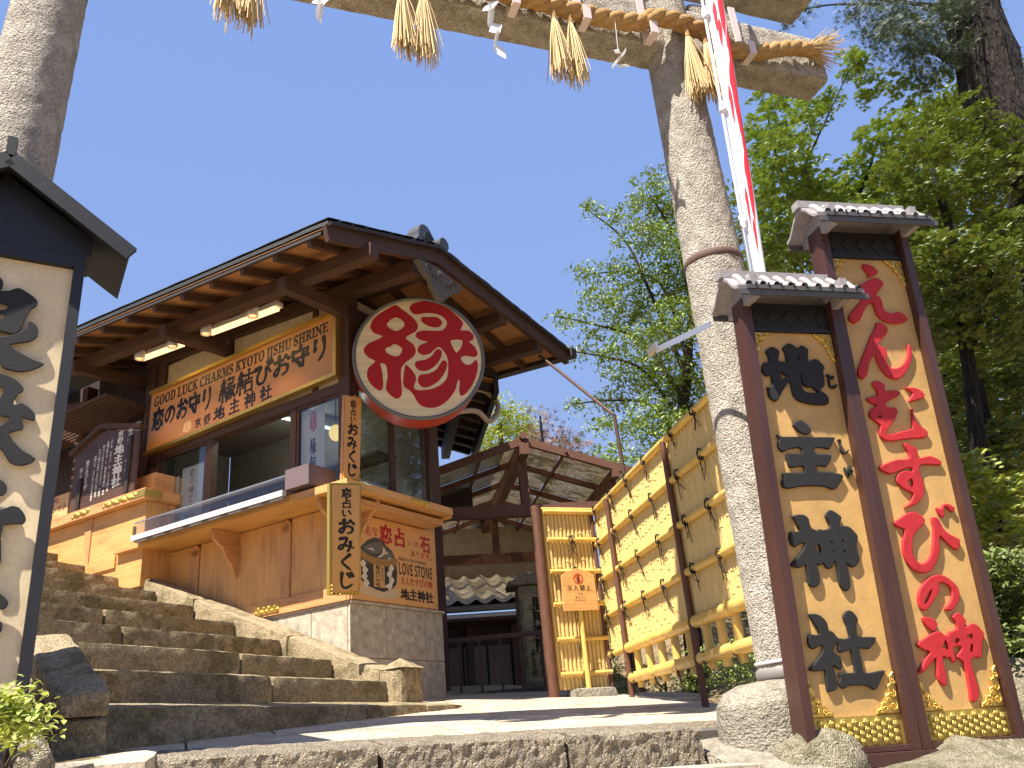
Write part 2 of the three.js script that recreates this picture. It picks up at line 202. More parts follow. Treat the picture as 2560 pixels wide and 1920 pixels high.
/* ---------- lettering ---------- */
const GL = {"chi":[[[108,2079,130,2099,150,2109,174,2101,190,2088,192,2071,184,2051,182,2021,202,2022,225,2016,226,2041,225,2078,214,2098,231,2117,256,2133,282,2124,306,2104,332,2122,355,2112,372,2096,364,2067,364,2025,385,2036,403,2042,422,2035,444,2009,454,1987,443,1971,440,1941,438,1899,431,1877,404,1858,411,1846,432,1832,443,1816,445,1794,435,1774,403,1768,354,1768,308,1775,265,1789,245,1804,233,1832,230,1867,225,1903,194,1869,173,1844,146,1803,133,1789,117,1786,96,1802,86,1818,87,1851,82,1863,119,1876,119,1907,117,1937,91,1931,79,1945,69,1964,73,1981,90,2013,118,2013,120,2033,117,2064]],[[300,2088,307,2077,310,2043,310,2021,295,2021,295,2057],[176,1958,188,1964,201,1947,219,1945,223,1927,199,1921,176,1909],[289,1949,303,1951,306,1938,307,1902,313,1886,331,1876,363,1877,374,1863,390,1854,385,1837,372,1831,335,1832,307,1837,293,1855,289,1882,290,1919],[362,1948,367,1934,366,1909,361,1898,356,1914]]],"ji":[[[456,1950,466,1953,479,1945,474,1914,473,1886,483,1875,501,1881,514,1895,508,1878,496,1868,478,1867,464,1876,463,1905,464,1936],[490,1944,497,1943,505,1933,496,1931,496,1921,489,1924,484,1934]],[]],"shu":[[[202,1651,228,1669,249,1677,267,1670,298,1640,305,1623,299,1607,282,1597,242,1606,220,1625],[97,1593,133,1583,224,1585,327,1582,434,1582,440,1578,407,1530,393,1514,358,1521,309,1519,309,1490,346,1485,393,1483,400,1476,361,1416,334,1420,302,1418,304,1390,345,1389,399,1382,442,1373,448,1361,436,1342,400,1301,379,1291,358,1296,338,1305,306,1309,254,1311,205,1309,154,1302,108,1297,88,1307,83,1325,86,1338,98,1353,98,1380,168,1383,226,1387,225,1417,190,1416,154,1411,139,1422,137,1443,138,1488,186,1487,229,1490,227,1519,191,1519,154,1513,122,1497,102,1510,96,1531,100,1552,109,1566]],[]],"shi":[[[454,1568,465,1573,475,1568,472,1544,472,1517,480,1499,495,1502,513,1515,505,1499,489,1487,472,1488,463,1504,462,1531,462,1559]],[]],"yu":[[[464,1413,471,1409,472,1394,487,1417,491,1424,500,1412,514,1399,513,1383,494,1370,482,1356,478,1360,489,1371,480,1381,474,1366,467,1378]],[[488,1407,497,1399,504,1388,492,1378,484,1391]]],"jin":[[[111,1145,127,1155,166,1159,190,1153,206,1135,209,1089,228,1080,248,1071,252,1081,281,1076,314,1084,321,1096,318,1120,302,1145,312,1164,334,1181,357,1174,391,1148,395,1136,377,1104,387,1094,413,1096,437,1086,460,1059,471,1039,458,1007,453,981,454,949,457,920,444,898,415,880,400,884,379,905,382,879,382,831,381,794,372,772,353,760,334,770,318,799,320,838,321,880,319,906,308,912,303,895,289,877,267,877,254,893,249,907,229,893,210,902,214,863,214,821,206,799,185,785,160,786,146,803,149,836,149,881,146,899,119,886,94,885,62,898,109,938,143,972,162,1003,149,1009,126,1001,105,989,86,1004,81,1016,87,1067,148,1072,135,1107,126,1131]],[[244,1013,246,944,228,959,204,973,219,993],[297,1015,313,1023,325,1012,320,1002,306,1005],[364,1020,379,1028,391,1018,386,1008,372,1010],[304,966,316,972,328,963,325,951,313,956],[361,966,377,976,389,966,389,956,373,956]]],"sha":[[[122,652,146,655,175,649,197,633,214,608,216,587,211,568,228,570,244,556,263,532,322,533,321,562,318,592,307,630,317,651,343,666,365,658,382,636,388,616,376,598,371,576,370,541,408,533,472,528,421,474,367,480,368,440,368,395,370,365,414,363,489,370,455,328,426,288,410,280,387,295,359,303,311,306,271,303,245,293,229,304,226,320,235,343,233,365,317,366,322,378,321,420,319,471,294,470,262,462,252,473,256,494,254,513,222,472,232,461,253,444,262,420,258,399,244,382,225,393,211,404,211,380,215,341,215,315,206,293,181,284,160,283,155,297,159,344,160,382,132,380,103,381,76,389,112,418,149,454,167,477,169,498,144,495,118,484,102,492,94,516,109,558,136,552,165,559,145,603]],[]],"e":[[[826,2662,871,2659,903,2640,918,2612,905,2599,839,2578,851,2596,833,2621],[714,2508,767,2518,833,2549,879,2573,918,2566,937,2539,922,2512,871,2460,893,2448,902,2416,902,2371,923,2349,952,2343,990,2355,1019,2348,1039,2326,1048,2306,1011,2288,963,2279,910,2287,870,2310,851,2339,845,2383,838,2411,801,2389,766,2341,731,2290,698,2274,671,2288,667,2315,723,2374,800,2462,764,2455,737,2472,719,2493]],[]],"n":[[[836,2279,868,2278,898,2257,900,2232,883,2207,846,2172,816,2137,846,2129,864,2105,862,2076,849,2047,856,2014,877,1996,912,1999,952,2021,985,2060,1002,2104,1016,2153,1027,2134,1027,2095,1012,2047,981,1998,942,1955,902,1931,864,1934,830,1957,804,1999,792,2036,791,2074,763,2059,735,2016,709,1950,683,1927,660,1937,654,1967,683,2024,742,2126,787,2199,829,2259]],[]],"mu":[[[729,1899,762,1920,804,1900,810,1890,801,1858,873,1865,895,1842,864,1820,797,1788,791,1760,840,1760,857,1738,842,1707,788,1645,756,1609,783,1600,852,1618,926,1636,935,1687,943,1734,952,1759,953,1693,979,1652,1018,1619,1006,1591,984,1581,919,1578,841,1570,786,1561,744,1565,721,1584,716,1609,732,1650,694,1685,677,1705,683,1735,715,1761,734,1772,694,1787,677,1812,749,1831,749,1870],[936,1876,976,1882,1019,1873,1048,1844,1041,1823,992,1804,940,1796,953,1817,976,1846]],[[710,1702,738,1716,752,1706,747,1693,722,1690]]],"su":[[[852,1545,867,1553,899,1538,930,1510,921,1468,959,1471,993,1478,1034,1466,1063,1444,1051,1426,987,1429,921,1421,915,1372,922,1333,920,1290,903,1251,869,1218,828,1199,778,1191,815,1213,837,1242,848,1266,810,1285,775,1314,763,1338,783,1377,824,1394,871,1389,873,1411,820,1402,769,1384,730,1376,701,1387,671,1409,728,1438,795,1458,869,1463,869,1500]],[[835,1348,858,1358,863,1333,858,1309,839,1297,823,1316,818,1333]]],"bi":[[[698,1110,739,1133,798,1163,833,1165,868,1147,886,1123,869,1096,817,1058,790,1024,777,974,772,936,787,905,813,890,846,902,874,930,895,972,916,1033,927,1084,928,1131,947,1138,969,1128,983,1079,1014,1044,1065,1019,1069,1000,1056,973,1037,958,1003,982,976,1013,953,1035,942,979,923,929,888,881,846,847,810,841,774,849,738,880,721,918,717,956,729,1013,753,1070,723,1082,704,1094],[971,1190,995,1181,1014,1205,1035,1210,1062,1203,1080,1185,1075,1167,1059,1163,1043,1181,1026,1193,1017,1181,1012,1154,999,1134,982,1146,972,1168]],[]],"no":[[[797,785,843,818,885,830,923,828,961,807,991,773,1000,739,989,702,961,670,930,647,892,655,926,682,953,722,957,748,944,774,917,788,889,787,890,764,871,735,831,692,788,655,767,652,753,665,748,698,754,727,772,760]],[[775,704,798,733,834,762,850,773,842,747,819,714,795,686,775,681]]],"kami":[[[753,617,801,615,824,602,833,585,822,563,803,546,780,561,760,584],[693,487,748,517,798,541,826,547,847,540,859,528,879,526,889,541,937,553,940,588,927,613,954,635,976,632,999,600,1002,590,986,564,1008,568,1032,579,1061,571,1080,545,1091,525,1068,480,1058,442,1041,407,1015,412,982,400,982,356,986,299,988,246,973,213,953,200,932,205,936,242,939,295,938,389,919,403,904,419,934,447,942,465,898,464,895,429,891,391,873,398,866,417,846,413,827,425,820,388,822,350,823,315,811,282,793,286,778,305,772,330,780,370,784,417,761,399,720,366,690,349,657,346,698,383,733,422,757,447,726,457,701,474]],[[859,512,868,487,869,443,846,456,824,467,833,482],[905,508,943,514,936,488,908,479,900,486],[979,522,1024,534,1014,495,996,507,978,509],[987,470,1013,492,1003,438,982,435]]],"en":[[[-223,572,-169,529,-90,466,-33,407,-3,343,-23,286,-83,245,-131,212,-121,188,-64,142,-37,87,-43,32,-84,-16,-136,-55,-180,-110,-193,-180,-189,-294,-192,-408,-232,-444,-267,-434,-342,-348,-325,-234,-327,-135,-343,-81,-393,-74,-380,-127,-368,-234,-374,-341,-398,-359,-447,-333,-509,-258,-523,-182,-503,-113,-438,-51,-505,-13,-553,56,-550,79,-510,134,-431,175,-358,220,-444,250,-479,300,-478,348,-434,429,-338,504],[-144,-86,-115,-102,-50,-194,-45,-255,-69,-316,-55,-347,34,-353,135,-331,224,-277,271,-207,285,-74,278,5,241,75,205,111,176,106,115,46,41,21,-9,48,-19,87,16,135,94,168,17,183,-36,230,-16,270,51,292,243,296,295,374,286,414,236,462,162,485,73,487,-17,468,-67,495,-86,544,-42,594,63,622,175,609,322,538,430,434,463,378,430,304,513,301,563,250,552,193,510,176,563,129,593,57,587,25,556,8,475,19,418,3,434,-49,484,-81,530,-63,573,-19,589,-70,567,-189,508,-314,403,-418,381,-361,394,-252,379,-241,345,-345,275,-445,177,-521,77,-539,-8,-513,-55,-445,-68,-415,-116,-351,-151,-332,-171,-294,-169,-218,-152,-117],[26,408,49,445,108,443,190,445,244,397,223,340,148,330,68,361],[-50,-70,-34,-46,53,-30,128,19,167,82,212,85,229,59,207,-20,137,-107,56,-150,-16,-139,-47,-101],[-22,-217,4,-189,91,-177,173,-122,221,-43,258,-35,274,-74,252,-152,182,-254,85,-316,21,-324,-21,-278]],[[-227,434,-144,380,-146,332,-205,284,-242,283,-313,328,-316,360],[-252,139,-181,104,-173,69,-205,10,-256,5,-319,36,-340,74,-325,98,-285,111],[320,180,342,193,443,192,436,134,376,50,339,117]]],"ryo":[[[-385,1746,-327,1720,-310,1694,-318,1653,-355,1660],[-435,1643,-318,1652,-282,1661,-251,1681,-208,1662,-172,1634,-168,1611,-187,1587,-204,1541,-221,1471,-244,1453,-270,1457,-299,1457,-407,1447],[-402,1416,-288,1431,-247,1447,-210,1473,-193,1495,-194,1519,-183,1525,-157,1506,-149,1460,-179,1426,-250,1401,-208,1370,-143,1341,-108,1330,-138,1303,-183,1282,-229,1282,-263,1293,-279,1331,-302,1373,-322,1288,-380,1257]],[[-380,1583,-279,1593,-280,1564,-376,1553],[-373,1532,-280,1545,-285,1516,-370,1505]]],"en2":[[[-422,1255,-248,1258,-206,1242,-174,1211,-171,1193,-187,1178,-200,1125,-169,1138,-128,1110,-112,1088,-115,1064,-163,1075,-150,1037,-153,1020,-200,1001,-141,929,-88,897,-111,872,-145,863,-180,873,-207,916,-235,936,-284,875,-370,901]],[[-268,1063,-212,1075,-202,1061,-234,1022,-262,1019],[-344,1202,-243,1202,-250,1142,-334,1131]]],"ki":[[[-275,808,-205,800,-182,781,-174,761,-177,741,-195,731,-266,742],[-298,682,-188,672,-151,691,-122,686,-97,654,-92,636,-100,619,-167,613,-163,521,-160,441,-210,439,-232,613,-288,610]],[]],"gan":[[[-239,362,-144,342,-113,313,-111,299,-119,285,-136,282,-230,294],[-224,257,-130,240,-118,215,-124,194,-215,191]],[]]};
const STROKES = {
  恋: '50,2 50,14/12,16 88,16/38,18 34,44 22,52/62,18 62,50/22,26 14,42/78,26 88,42/18,66 10,84/~34,60 34,86 48,92 70,90 74,78/48,60 56,70/80,64 90,80',
  占: '46,4 46,46/48,24 82,24/18,48 18,92/18,48 82,48 82,92/18,90 82,90', い: '~14,22 18,56 28,76 38,64/~70,26 84,44 88,62',
  お: '18,26 58,26/~38,6 38,60 26,82 14,72 24,56 56,46 82,56 78,80 56,88/70,14 88,28', み: '~20,14 52,14 40,48 24,76 10,70 20,54 50,56 90,68/~72,36 72,62 56,92',
  く: '~68,6 28,46 30,52 74,92', じ: '~28,8 26,60 36,86 60,86 84,70/60,12 70,26/78,8 88,22', の: '~54,20 42,62 26,74 14,54 28,26 58,16 84,36 82,66 58,86',
  守: '50,2 50,14/12,16 12,32/12,18 88,18 84,32/14,48 88,48/64,34 64,86 50,80/34,58 44,70', り: '~28,10 24,50 34,42/~68,8 72,50 60,80 44,94',
  縁: '28,4 14,24 34,34/36,16 12,44 40,44/26,44 26,94/12,56 8,78/38,54 42,70/54,8 84,8 80,28 54,28/48,42 92,42/~70,42 54,58 46,62/~66,52 78,66 76,86 64,92/62,64 46,80/72,70 48,94/88,50 78,60/80,62 94,88',
  結: '28,4 14,24 34,34/36,16 12,44 40,44/26,44 26,94/12,56 8,78/38,54 42,70/48,22 96,22/72,4 72,42/54,42 90,42/54,56 54,94/54,56 90,56 90,94/54,90 90,90',
  び: '~10,18 38,18 22,48 26,80 50,86 66,64 68,24 92,52/76,4 84,16/90,0 98,12', 京: '50,2 50,14/10,18 90,18/26,30 26,50/26,30 74,30 74,50/26,50 74,50/50,50 50,92 40,86/28,62 14,82/70,62 86,80',
  都: '10,18 52,18/32,4 32,34/6,36 60,36/54,14 10,56/18,50 18,92/18,50 46,50 46,92/18,70 46,70/18,90 46,90/68,8 68,96/68,10 92,10 80,38 92,60 72,66',
  地: '8,34 38,34/22,12 22,72/6,78 40,64/44,44 90,30 88,64 80,66/64,8 64,66/50,18 50,80 60,90 94,88 94,74', 主: '44,2 56,14/16,24 84,24/20,54 80,54/8,90 92,90/50,24 50,90',
  神: '24,4 32,16/8,26 38,26 8,62/24,46 24,96/30,50 40,62/50,22 50,68/50,22 90,22 90,68/50,44 90,44/50,66 90,66/70,4 70,96', 社: '24,4 32,16/8,26 38,26 8,62/24,46 24,96/30,50 40,62/50,38 92,38/70,10 70,90/44,90 96,90',
  有: '8,24 92,24/46,4 12,62/38,42 38,96/38,42 80,42 80,92 70,90/38,58 80,58/38,74 80,74', 名: '44,4 14,42/36,18 78,18 50,52 14,78/34,34 50,48/38,56 38,94/38,56 82,56 82,94/38,92 82,92',
  な: '10,24 54,24/~36,6 30,40 12,60/74,20 90,36/~62,44 62,76 44,88 34,78 50,68 88,86', 石: '10,14 90,14/46,14 12,66/36,48 36,92/36,48 84,48 84,92/36,90 84,90',
  あ: '16,22 78,20/~42,6 40,54 50,84/~64,32 50,66 28,80 16,66 40,46 76,52 80,76 56,92', ま: '18,22 84,22/20,42 82,42/~52,6 52,76 34,88 24,76 44,66 82,84', す: '10,24 92,24/~58,4 58,52 44,62 36,50 50,42 60,58 46,92', '。': '~20,70 34,76 28,90 12,86 20,70',
  え: '38,6 60,14/~22,34 68,32 12,90/~40,60 54,58 60,84 92,86', ん: '~52,6 12,90/~24,64 44,50 52,74 66,88 90,58', む: '10,26 62,24/~36,6 36,50 22,62 14,50 30,44 38,62 40,84 64,88 84,84 84,62/74,26 90,42',
  立: '48,4 52,18/14,26 86,26/34,40 40,66/68,38 58,78/6,84 94,84', 入: '34,10 48,14/~50,14 36,54 6,92/~48,26 64,66 94,92',
  禁: '8,16 46,16/28,4 28,44/26,20 8,38/30,22 44,34/54,16 94,16/74,4 74,44/72,20 54,38/76,22 92,36/26,52 74,52/10,66 90,66/50,66 50,94 42,90/30,74 16,90/70,74 84,88', 止: '50,6 50,88/52,40 86,40/24,38 24,88/6,90 94,90',
  良: '46,2 54,12/26,18 26,90 46,80/26,18 76,18 76,50/26,34 76,34/26,50 76,50/86,54 58,64/44,52 92,92', さ: '14,26 84,22/~44,6 62,40 74,56/~34,54 30,78 50,90 78,86', し: '~30,6 28,62 40,86 64,86 86,66',
  わ: '10,28 32,28/26,6 26,94/~10,72 40,36 70,32 84,56 72,80 52,88', せ: '6,40 94,34/~70,8 70,54 56,60/~28,16 28,74 44,86 82,84', に: '~16,10 12,50 16,92 24,70/44,26 84,26/~46,66 50,86 86,84',
  ど: '~36,8 44,44/~80,34 24,56 22,76 44,88 84,86/78,6 86,16/90,2 98,12', う: '36,6 60,14/~18,38 60,32 78,50 60,80 32,94', ぞ: '24,12 72,12 18,48 86,44/~64,46 40,62 44,84 72,90/80,4 88,14/90,0 98,10',
  皆: '12,12 40,12/14,6 12,44 42,36/52,6 52,42 90,40/88,12 54,24/50,46 34,56/22,58 22,96/22,58 78,58 78,96/22,76 78,76/22,94 78,94',
  フ: '~14,20 84,20 70,60 30,92', レ: '~26,8 26,88 88,50', ッ: '20,40 28,58/46,36 52,54/~84,34 74,70 40,92', ト: '38,6 38,94/40,40 78,58', 日: '24,10 24,92/24,10 76,10 76,92/24,50 76,50/24,90 76,90', 一: '10,50 90,46',
  里: '20,8 20,52/20,8 80,8 80,52/20,30 80,30/20,52 80,52/50,8 50,90/18,70 82,70/6,92 94,92', 阿: '14,8 14,96/14,8 36,10 24,36 36,54 18,62/44,16 96,16/84,16 84,90 74,86/50,34 50,66/50,34 72,34 72,66/50,64 72,64',
  弥: '8,12 36,12 36,34/10,34 36,34/12,34 10,54/10,54 38,54 34,90 24,86/58,6 46,32/54,22 94,22 88,34/70,22 70,92 62,88/56,46 46,72/82,46 94,70', 陀: '14,8 14,96/14,8 36,10 24,36 36,54 18,62/68,4 68,16/46,18 46,32/46,20 94,20 92,32/88,42 56,58/54,38 54,84 66,92 94,88 94,74',
};
function drawGlyph(g, ch, x, y, w, h, weight, color) { // brush strokes in a w x h cell
  const s = STROKES[ch]; if (!s) return; g.fillStyle = color;
  for (const st of s.split('/')) {
    const smooth = st[0] === '~', P = (smooth ? st.slice(1) : st).split(' ').map((q) => q.split(',').map(Number));
    let pts = [];
    if (smooth) pts = new THREE.CatmullRomCurve3(P.map((q) => V(q[0], q[1], 0)), false, 'centripetal').getSpacedPoints(60).map((q) => [q.x, q.y]);
    else for (let i = 0; i + 1 < P.length; i++) for (let k = 0; k <= 24; k++) pts.push([P[i][0] + (P[i + 1][0] - P[i][0]) * k / 24, P[i][1] + (P[i + 1][1] - P[i][1]) * k / 24]);
    const n = pts.length - 1, horiz = Math.abs(P[P.length - 1][0] - P[0][0]) > 3 * Math.abs(P[P.length - 1][1] - P[0][1]);
    pts.forEach(([px, py], i) => {
      const t = i / n; let k = 1 - 0.28 * Math.sin(Math.PI * t); if (horiz) k *= 0.85; if (smooth && t > 0.8) k *= 1 - (t - 0.8) * 2.4; if (t < 0.12) k *= 1.12;
      const r = weight * 50 * k; g.beginPath(); g.ellipse(x + px / 100 * w, y + py / 100 * h, Math.max(0.6, r * w / 100), Math.max(0.6, r * h / 100), 0, 0, 7); g.fill();
    });
  }
}
const columnText = (g, str, x, y, w, h, weight, color) => [...str].forEach((c, i) => drawGlyph(g, c, x, y + i * h, w, h * 0.96, weight, color));
const rowText = (g, str, x, y, w, h, weight, color, pitch = w) => [...str].forEach((c, i) => drawGlyph(g, c, x + i * pitch, y, w, h, weight, color));
function canvasTex(w, h, bg, fn) {
  const c = document.createElement('canvas'); c.width = w; c.height = h; const g = c.getContext('2d');
  if (bg) { g.fillStyle = bg; g.fillRect(0, 0, w, h); }
  fn(g, w, h); const t = new THREE.CanvasTexture(c); t.colorSpace = THREE.SRGBColorSpace; t.anisotropy = 8; return t;
}
function grainOver(g, w, h, a, n, horizontal) { for (let i = 0; i < n; i++) { g.fillStyle = R() > 0.5 ? `rgba(255,240,210,${a * R()})` : `rgba(70,35,5,${a * R()})`; if (horizontal) g.fillRect(R() * w - w / 4, R() * h, w * rr(0.2, 0.8), rr(1, 3)); else g.fillRect(R() * w, R() * h - h / 4, rr(1, 3), h * rr(0.2, 0.8)); } }
// relief letters traced in a plane, millimetres
const inPoly = (p, q) => { let c = false; for (let i = 0, j = q.length - 1; i < q.length; j = i++) if ((q[i][1] > p[1]) !== (q[j][1] > p[1]) && p[0] < (q[j][0] - q[i][0]) * (p[1] - q[i][1]) / (q[j][1] - q[i][1]) + q[i][0]) c = !c; return c; };
function letter(name, depth, bevel, z) {
  const poly = (a) => { const o = []; for (let i = 0; i < a.length; i += 2) o.push(V(a[i] / 1000, a[i + 1] / 1000, 0)); return new THREE.CatmullRomCurve3(o, true, 'centripetal').getPoints(o.length * 2).slice(0, -1).map((q) => [q.x, q.y]); };
  const outs = GL[name][0].map(poly), holes = GL[name][1].map(poly);
  const gs = outs.map((o) => { const g = prism(o, depth - bevel * 2, bevel, holes.filter((h) => inPoly(h[0], o)), 2); g.translate(0, 0, z + bevel); return g; });
  return gs.length > 1 ? mergeGeometries(gs) : gs[0];
}
/* ---------- setting: ground, landing, stairs ---------- */
const landY = (x, z) => 1.556 - 0.0648 * (x + 1.7) - 0.0868 * (z + 3.56);
{ // terrain sheet
  const g = new THREE.PlaneGeometry(240, 240, 160, 160); g.rotateX(-Math.PI / 2); g.translate(0, 0, -40);
  const p = g.attributes.position, sm = (a, b, t) => { t = Math.max(0, Math.min(1, (t - a) / (b - a))); return t * t * (3 - 2 * t); };
  for (let i = 0; i < p.count; i++) {
    const x = p.getX(i), z = p.getZ(i);
    let h = -0.1 + 1.25 * sm(-1, -6, z) + 0.25 * sm(-9, -13, z) + 3 * sm(-18, -60, z) + 5 * sm(-10.5, -26, z) * sm(0.4, 2.6, x) + 2.5 * sm(4, 22, x) * sm(-4, -14, z);
    h += 0.1 * noise3(x * 0.4, 0, z * 0.4) * sm(3, 8, Math.abs(x) + Math.abs(z + 6) * 0.3);
    p.setY(i, h);
  }
  g.computeVertexNormals(); const gg = uvBox(g);
  const o = sh(new THREE.Mesh(toCreasedNormals(mergeVertices(gg), 1), M.soil)); o.name = 'ground'; o.userData = { kind: 'structure', label: 'bare brown soil around the stone paving and under the trees' }; scene.add(o);
}
const struct = (name, label) => { const g = new THREE.Group(); g.name = name; g.userData = { kind: 'structure', label }; scene.add(g); return g; };
// building frame: local x along the poster wall, -z along the charm counter wall, y up
const BP = V(-1.619, 0, -7.601), BR = 59.497 * Math.PI / 180, BC = Math.cos(BR), BS = Math.sin(BR);
const bw = (x, y, z) => V(BP.x + x * BC + z * BS, y, BP.z - x * BS + z * BC);
{ // landing: slabs along the front edge direction
  const L = struct('landing_pavement', 'pale stone slab landing with rough front kerb at the foot of the steps');
  const A = V(-1.62, 0, -3.59), B = V(0.79, 0, -4.57), e = B.clone().sub(A).normalize(), n = V(e.z, 0, -e.x); // n points away from camera
  if (n.z > 0) n.multiplyScalar(-1);
  const pt = (u, v, dy) => { const x = A.x + e.x * u + n.x * v, z = A.z + e.z * u + n.z * v; return V(x, landY(x, z) + dy, z); };
  const W = B.clone().sub(A).length();
  // rough front kerb stones
  const cuts = [-0.25, 0.98, 1.86, W];
  for (let i = 0; i < 3; i++) {
    const u0 = cuts[i] + 0.004, u1 = cuts[i + 1] - 0.004;
    const c8 = hexa((a, b, c) => pt(a ? u1 : u0, c ? 0.0 : 0.36, b ? 0.012 : -0.19));
    part(L, 'kerb_stone', stone(c8, 110, 16, 8, 0.009, 34, 0.016, i * 3), M.kerb);
  }
  // slabs behind
  let v = 0.366;
  const depths = [0.62, 0.7, 0.66, 0.8, 0.75, 0.9, 0.9, 1, 1];
  depths.forEach((dv, r) => {
    let u = -1.2 - (r % 2) * 0.5;
    while (u < 3.4) {
      const du = rr(0.85, 1.4), u0 = u + 0.003, u1 = u + du - 0.003, v0 = v + 0.003, v1 = v + dv - 0.003; u += du;
      const j = rr(-0.003, 0.003);
      const c8 = hexa((a, b, c) => pt(a ? u1 : u0, c ? v0 : v1, b ? 0.01 + j : -0.12));
      part(L, 'paving_slab', stone(c8, 6, 1, 5, 0.0028, 3, 0.006, r), R() > 0.5 ? M.paving : M.paving2);
    }
    v += dv;
  });
  part(L, 'paving_bed', stone(hexa((a, b, c) => pt(a ? 3.3 : -1.1, c ? 0.2 : 7.5, b ? -0.02 : -0.3)), 4, 1, 4, 0), M.joint);
  // sloping flank stone at the right of the kerb
  const fr = [pt(W + 0.008, 0, 0.02), pt(W + 0.36, 0.05, 0.05)];
  const dn = n.clone().multiplyScalar(-1);
  const c8 = hexa((a, b, c) => { const q = fr[a].clone(); if (c) q.addScaledVector(dn, 1.35).add(V(a ? 0.1 : 0, -0.48, 0)); else q.addScaledVector(n, 0.5); q.y -= b ? 0 : 0.55; return q; });
  part(L, 'flank_stone', stone(c8, 12, 6, 24, 0.005, 8, 0.015, 5), M.graniteDark);
  // lower steps down to the photographer
  const S = struct('lower_steps', 'stone steps leading down from the landing kerb');
  for (let k = 0; k < 8; k++) {
    const y = 1.35 - k * 0.165, v1 = 0.0 - k * 0.45, v0 = v1 - 0.49;
    const c = hexa((a, b, cc) => { const q = pt(a ? W + 0.0 : -1.6, cc ? v0 : v1 - 0.006, 0); q.y = (b ? y : y - 0.3) + (a ? -0.02 : 0.05); return q; });
    part(S, 'step_stone', stone(c, 14, 2, 4, 0.004, 6, 0.012, k), M.paving);
  }
}
{ // upper stair flight: noses run along local x, turned a little
  const S = struct('stone_stairs', 'worn granite stair flight climbing past the charm counter, mossy dark risers');
  const jx = [[-3.6, -1.35, -0.62, -0.12], [-3.6, -1.62, -0.3], [-3.6, -1.35, -0.3], [-3.8, -1.95, -0.3], [-3.8, -1.7, -0.3], [-4, -2.1, -0.3], [-4, -1.9, -0.3], [-4, -2.2, -0.3], [-4, -2, -0.3], [-4, -1.8, -0.3], [-4, -2.1, -0.3], [-4, -1.9, -0.3]];
  jx.forEach((js, k) => {
    const y = 1.80 + 0.235 * k, z0 = 1.28 - 0.6 * k;
    for (let i = 0; i + 1 < js.length; i++) {
      const a0 = js[i] + 0.003, a1 = js[i + 1] - 0.003, dy = rr(-0.006, 0.006), dz = rr(-0.008, 0.008);
      const c = hexa((a, b, cc) => { const x = a ? a1 : a0, zn = z0 - 0.094 * (x + 0.3) + dz; const z = cc ? zn : zn - 0.62; return bw(x, (b ? y : y - 0.34) + dy + (cc ? 0 : b ? 0.075 : 0), z); });
      part(S, 'step_stone', stone(c, Math.max(8, Math.round((a1 - a0) * 22)), 6, 6, 0.006, 11, 0.016, k * 2 + i), (k + i) % 2 ? M.step : M.step2);
    }
  });
  part(S, 'stair_core', stone(hexa((a, b, cc) => bw(a ? -0.32 : -3.5, b ? (cc ? 1.5 : 4.0) : 0.6, cc ? 0.9 : -5.6)), 1, 1, 1, 0), M.joint);
  // cheek wall beside the counter building
  const CH = struct('stair_cheek', 'sloping rough stone cheek wall between the steps and the counter building');
  const ty = (z) => 2.345 - 0.402 * z;
  let z = 0.58; const segs = [1.05, 1.3, 1.2, 1.3, 1.2];
  segs.forEach((s, i) => {
    const z1 = z - s;
    const c = hexa((a, b, cc) => { const zz = cc ? z : z1 + 0.006; return bw(a ? -0.035 : -0.3, b ? ty(zz) + (a ? 0.02 : 0) : ty(zz) - 0.75, zz); });
    part(CH, 'cheek_stone', stone(c, 5, 12, 22, 0.01, 9, 0.02, i), M.cheek); z = z1;
  });
  const pc = hexa((a, b, cc) => bw(a ? -0.05 : -0.33, b ? 2.12 : 1.5, cc ? 0.83 : 0.59));
  part(CH, 'end_post', stone(pc, 7, 12, 7, 0.008, 8, 0.02, 3), M.cheek);
  const cap = new THREE.ConeGeometry(0.195, 0.085, 4, 4); cap.rotateY(Math.PI / 4); const cp = bw(-0.19, 2.16, 0.71); cap.rotateY(BR); cap.translate(cp.x, cp.y, cp.z);
  part(CH, 'post_cap', uvBox(cap), M.cheek);
  // upper wing kerb stones
  part(CH, 'kerb_stone', stone(hexa((a, b, cc) => { const zz = cc ? -3.35 : -4.9; return bw(a ? 0.1 : -0.12, b ? ty(zz) + 0.1 : ty(zz) - 0.3, zz); }), 4, 4, 14, 0.003, 6), M.granite);
}
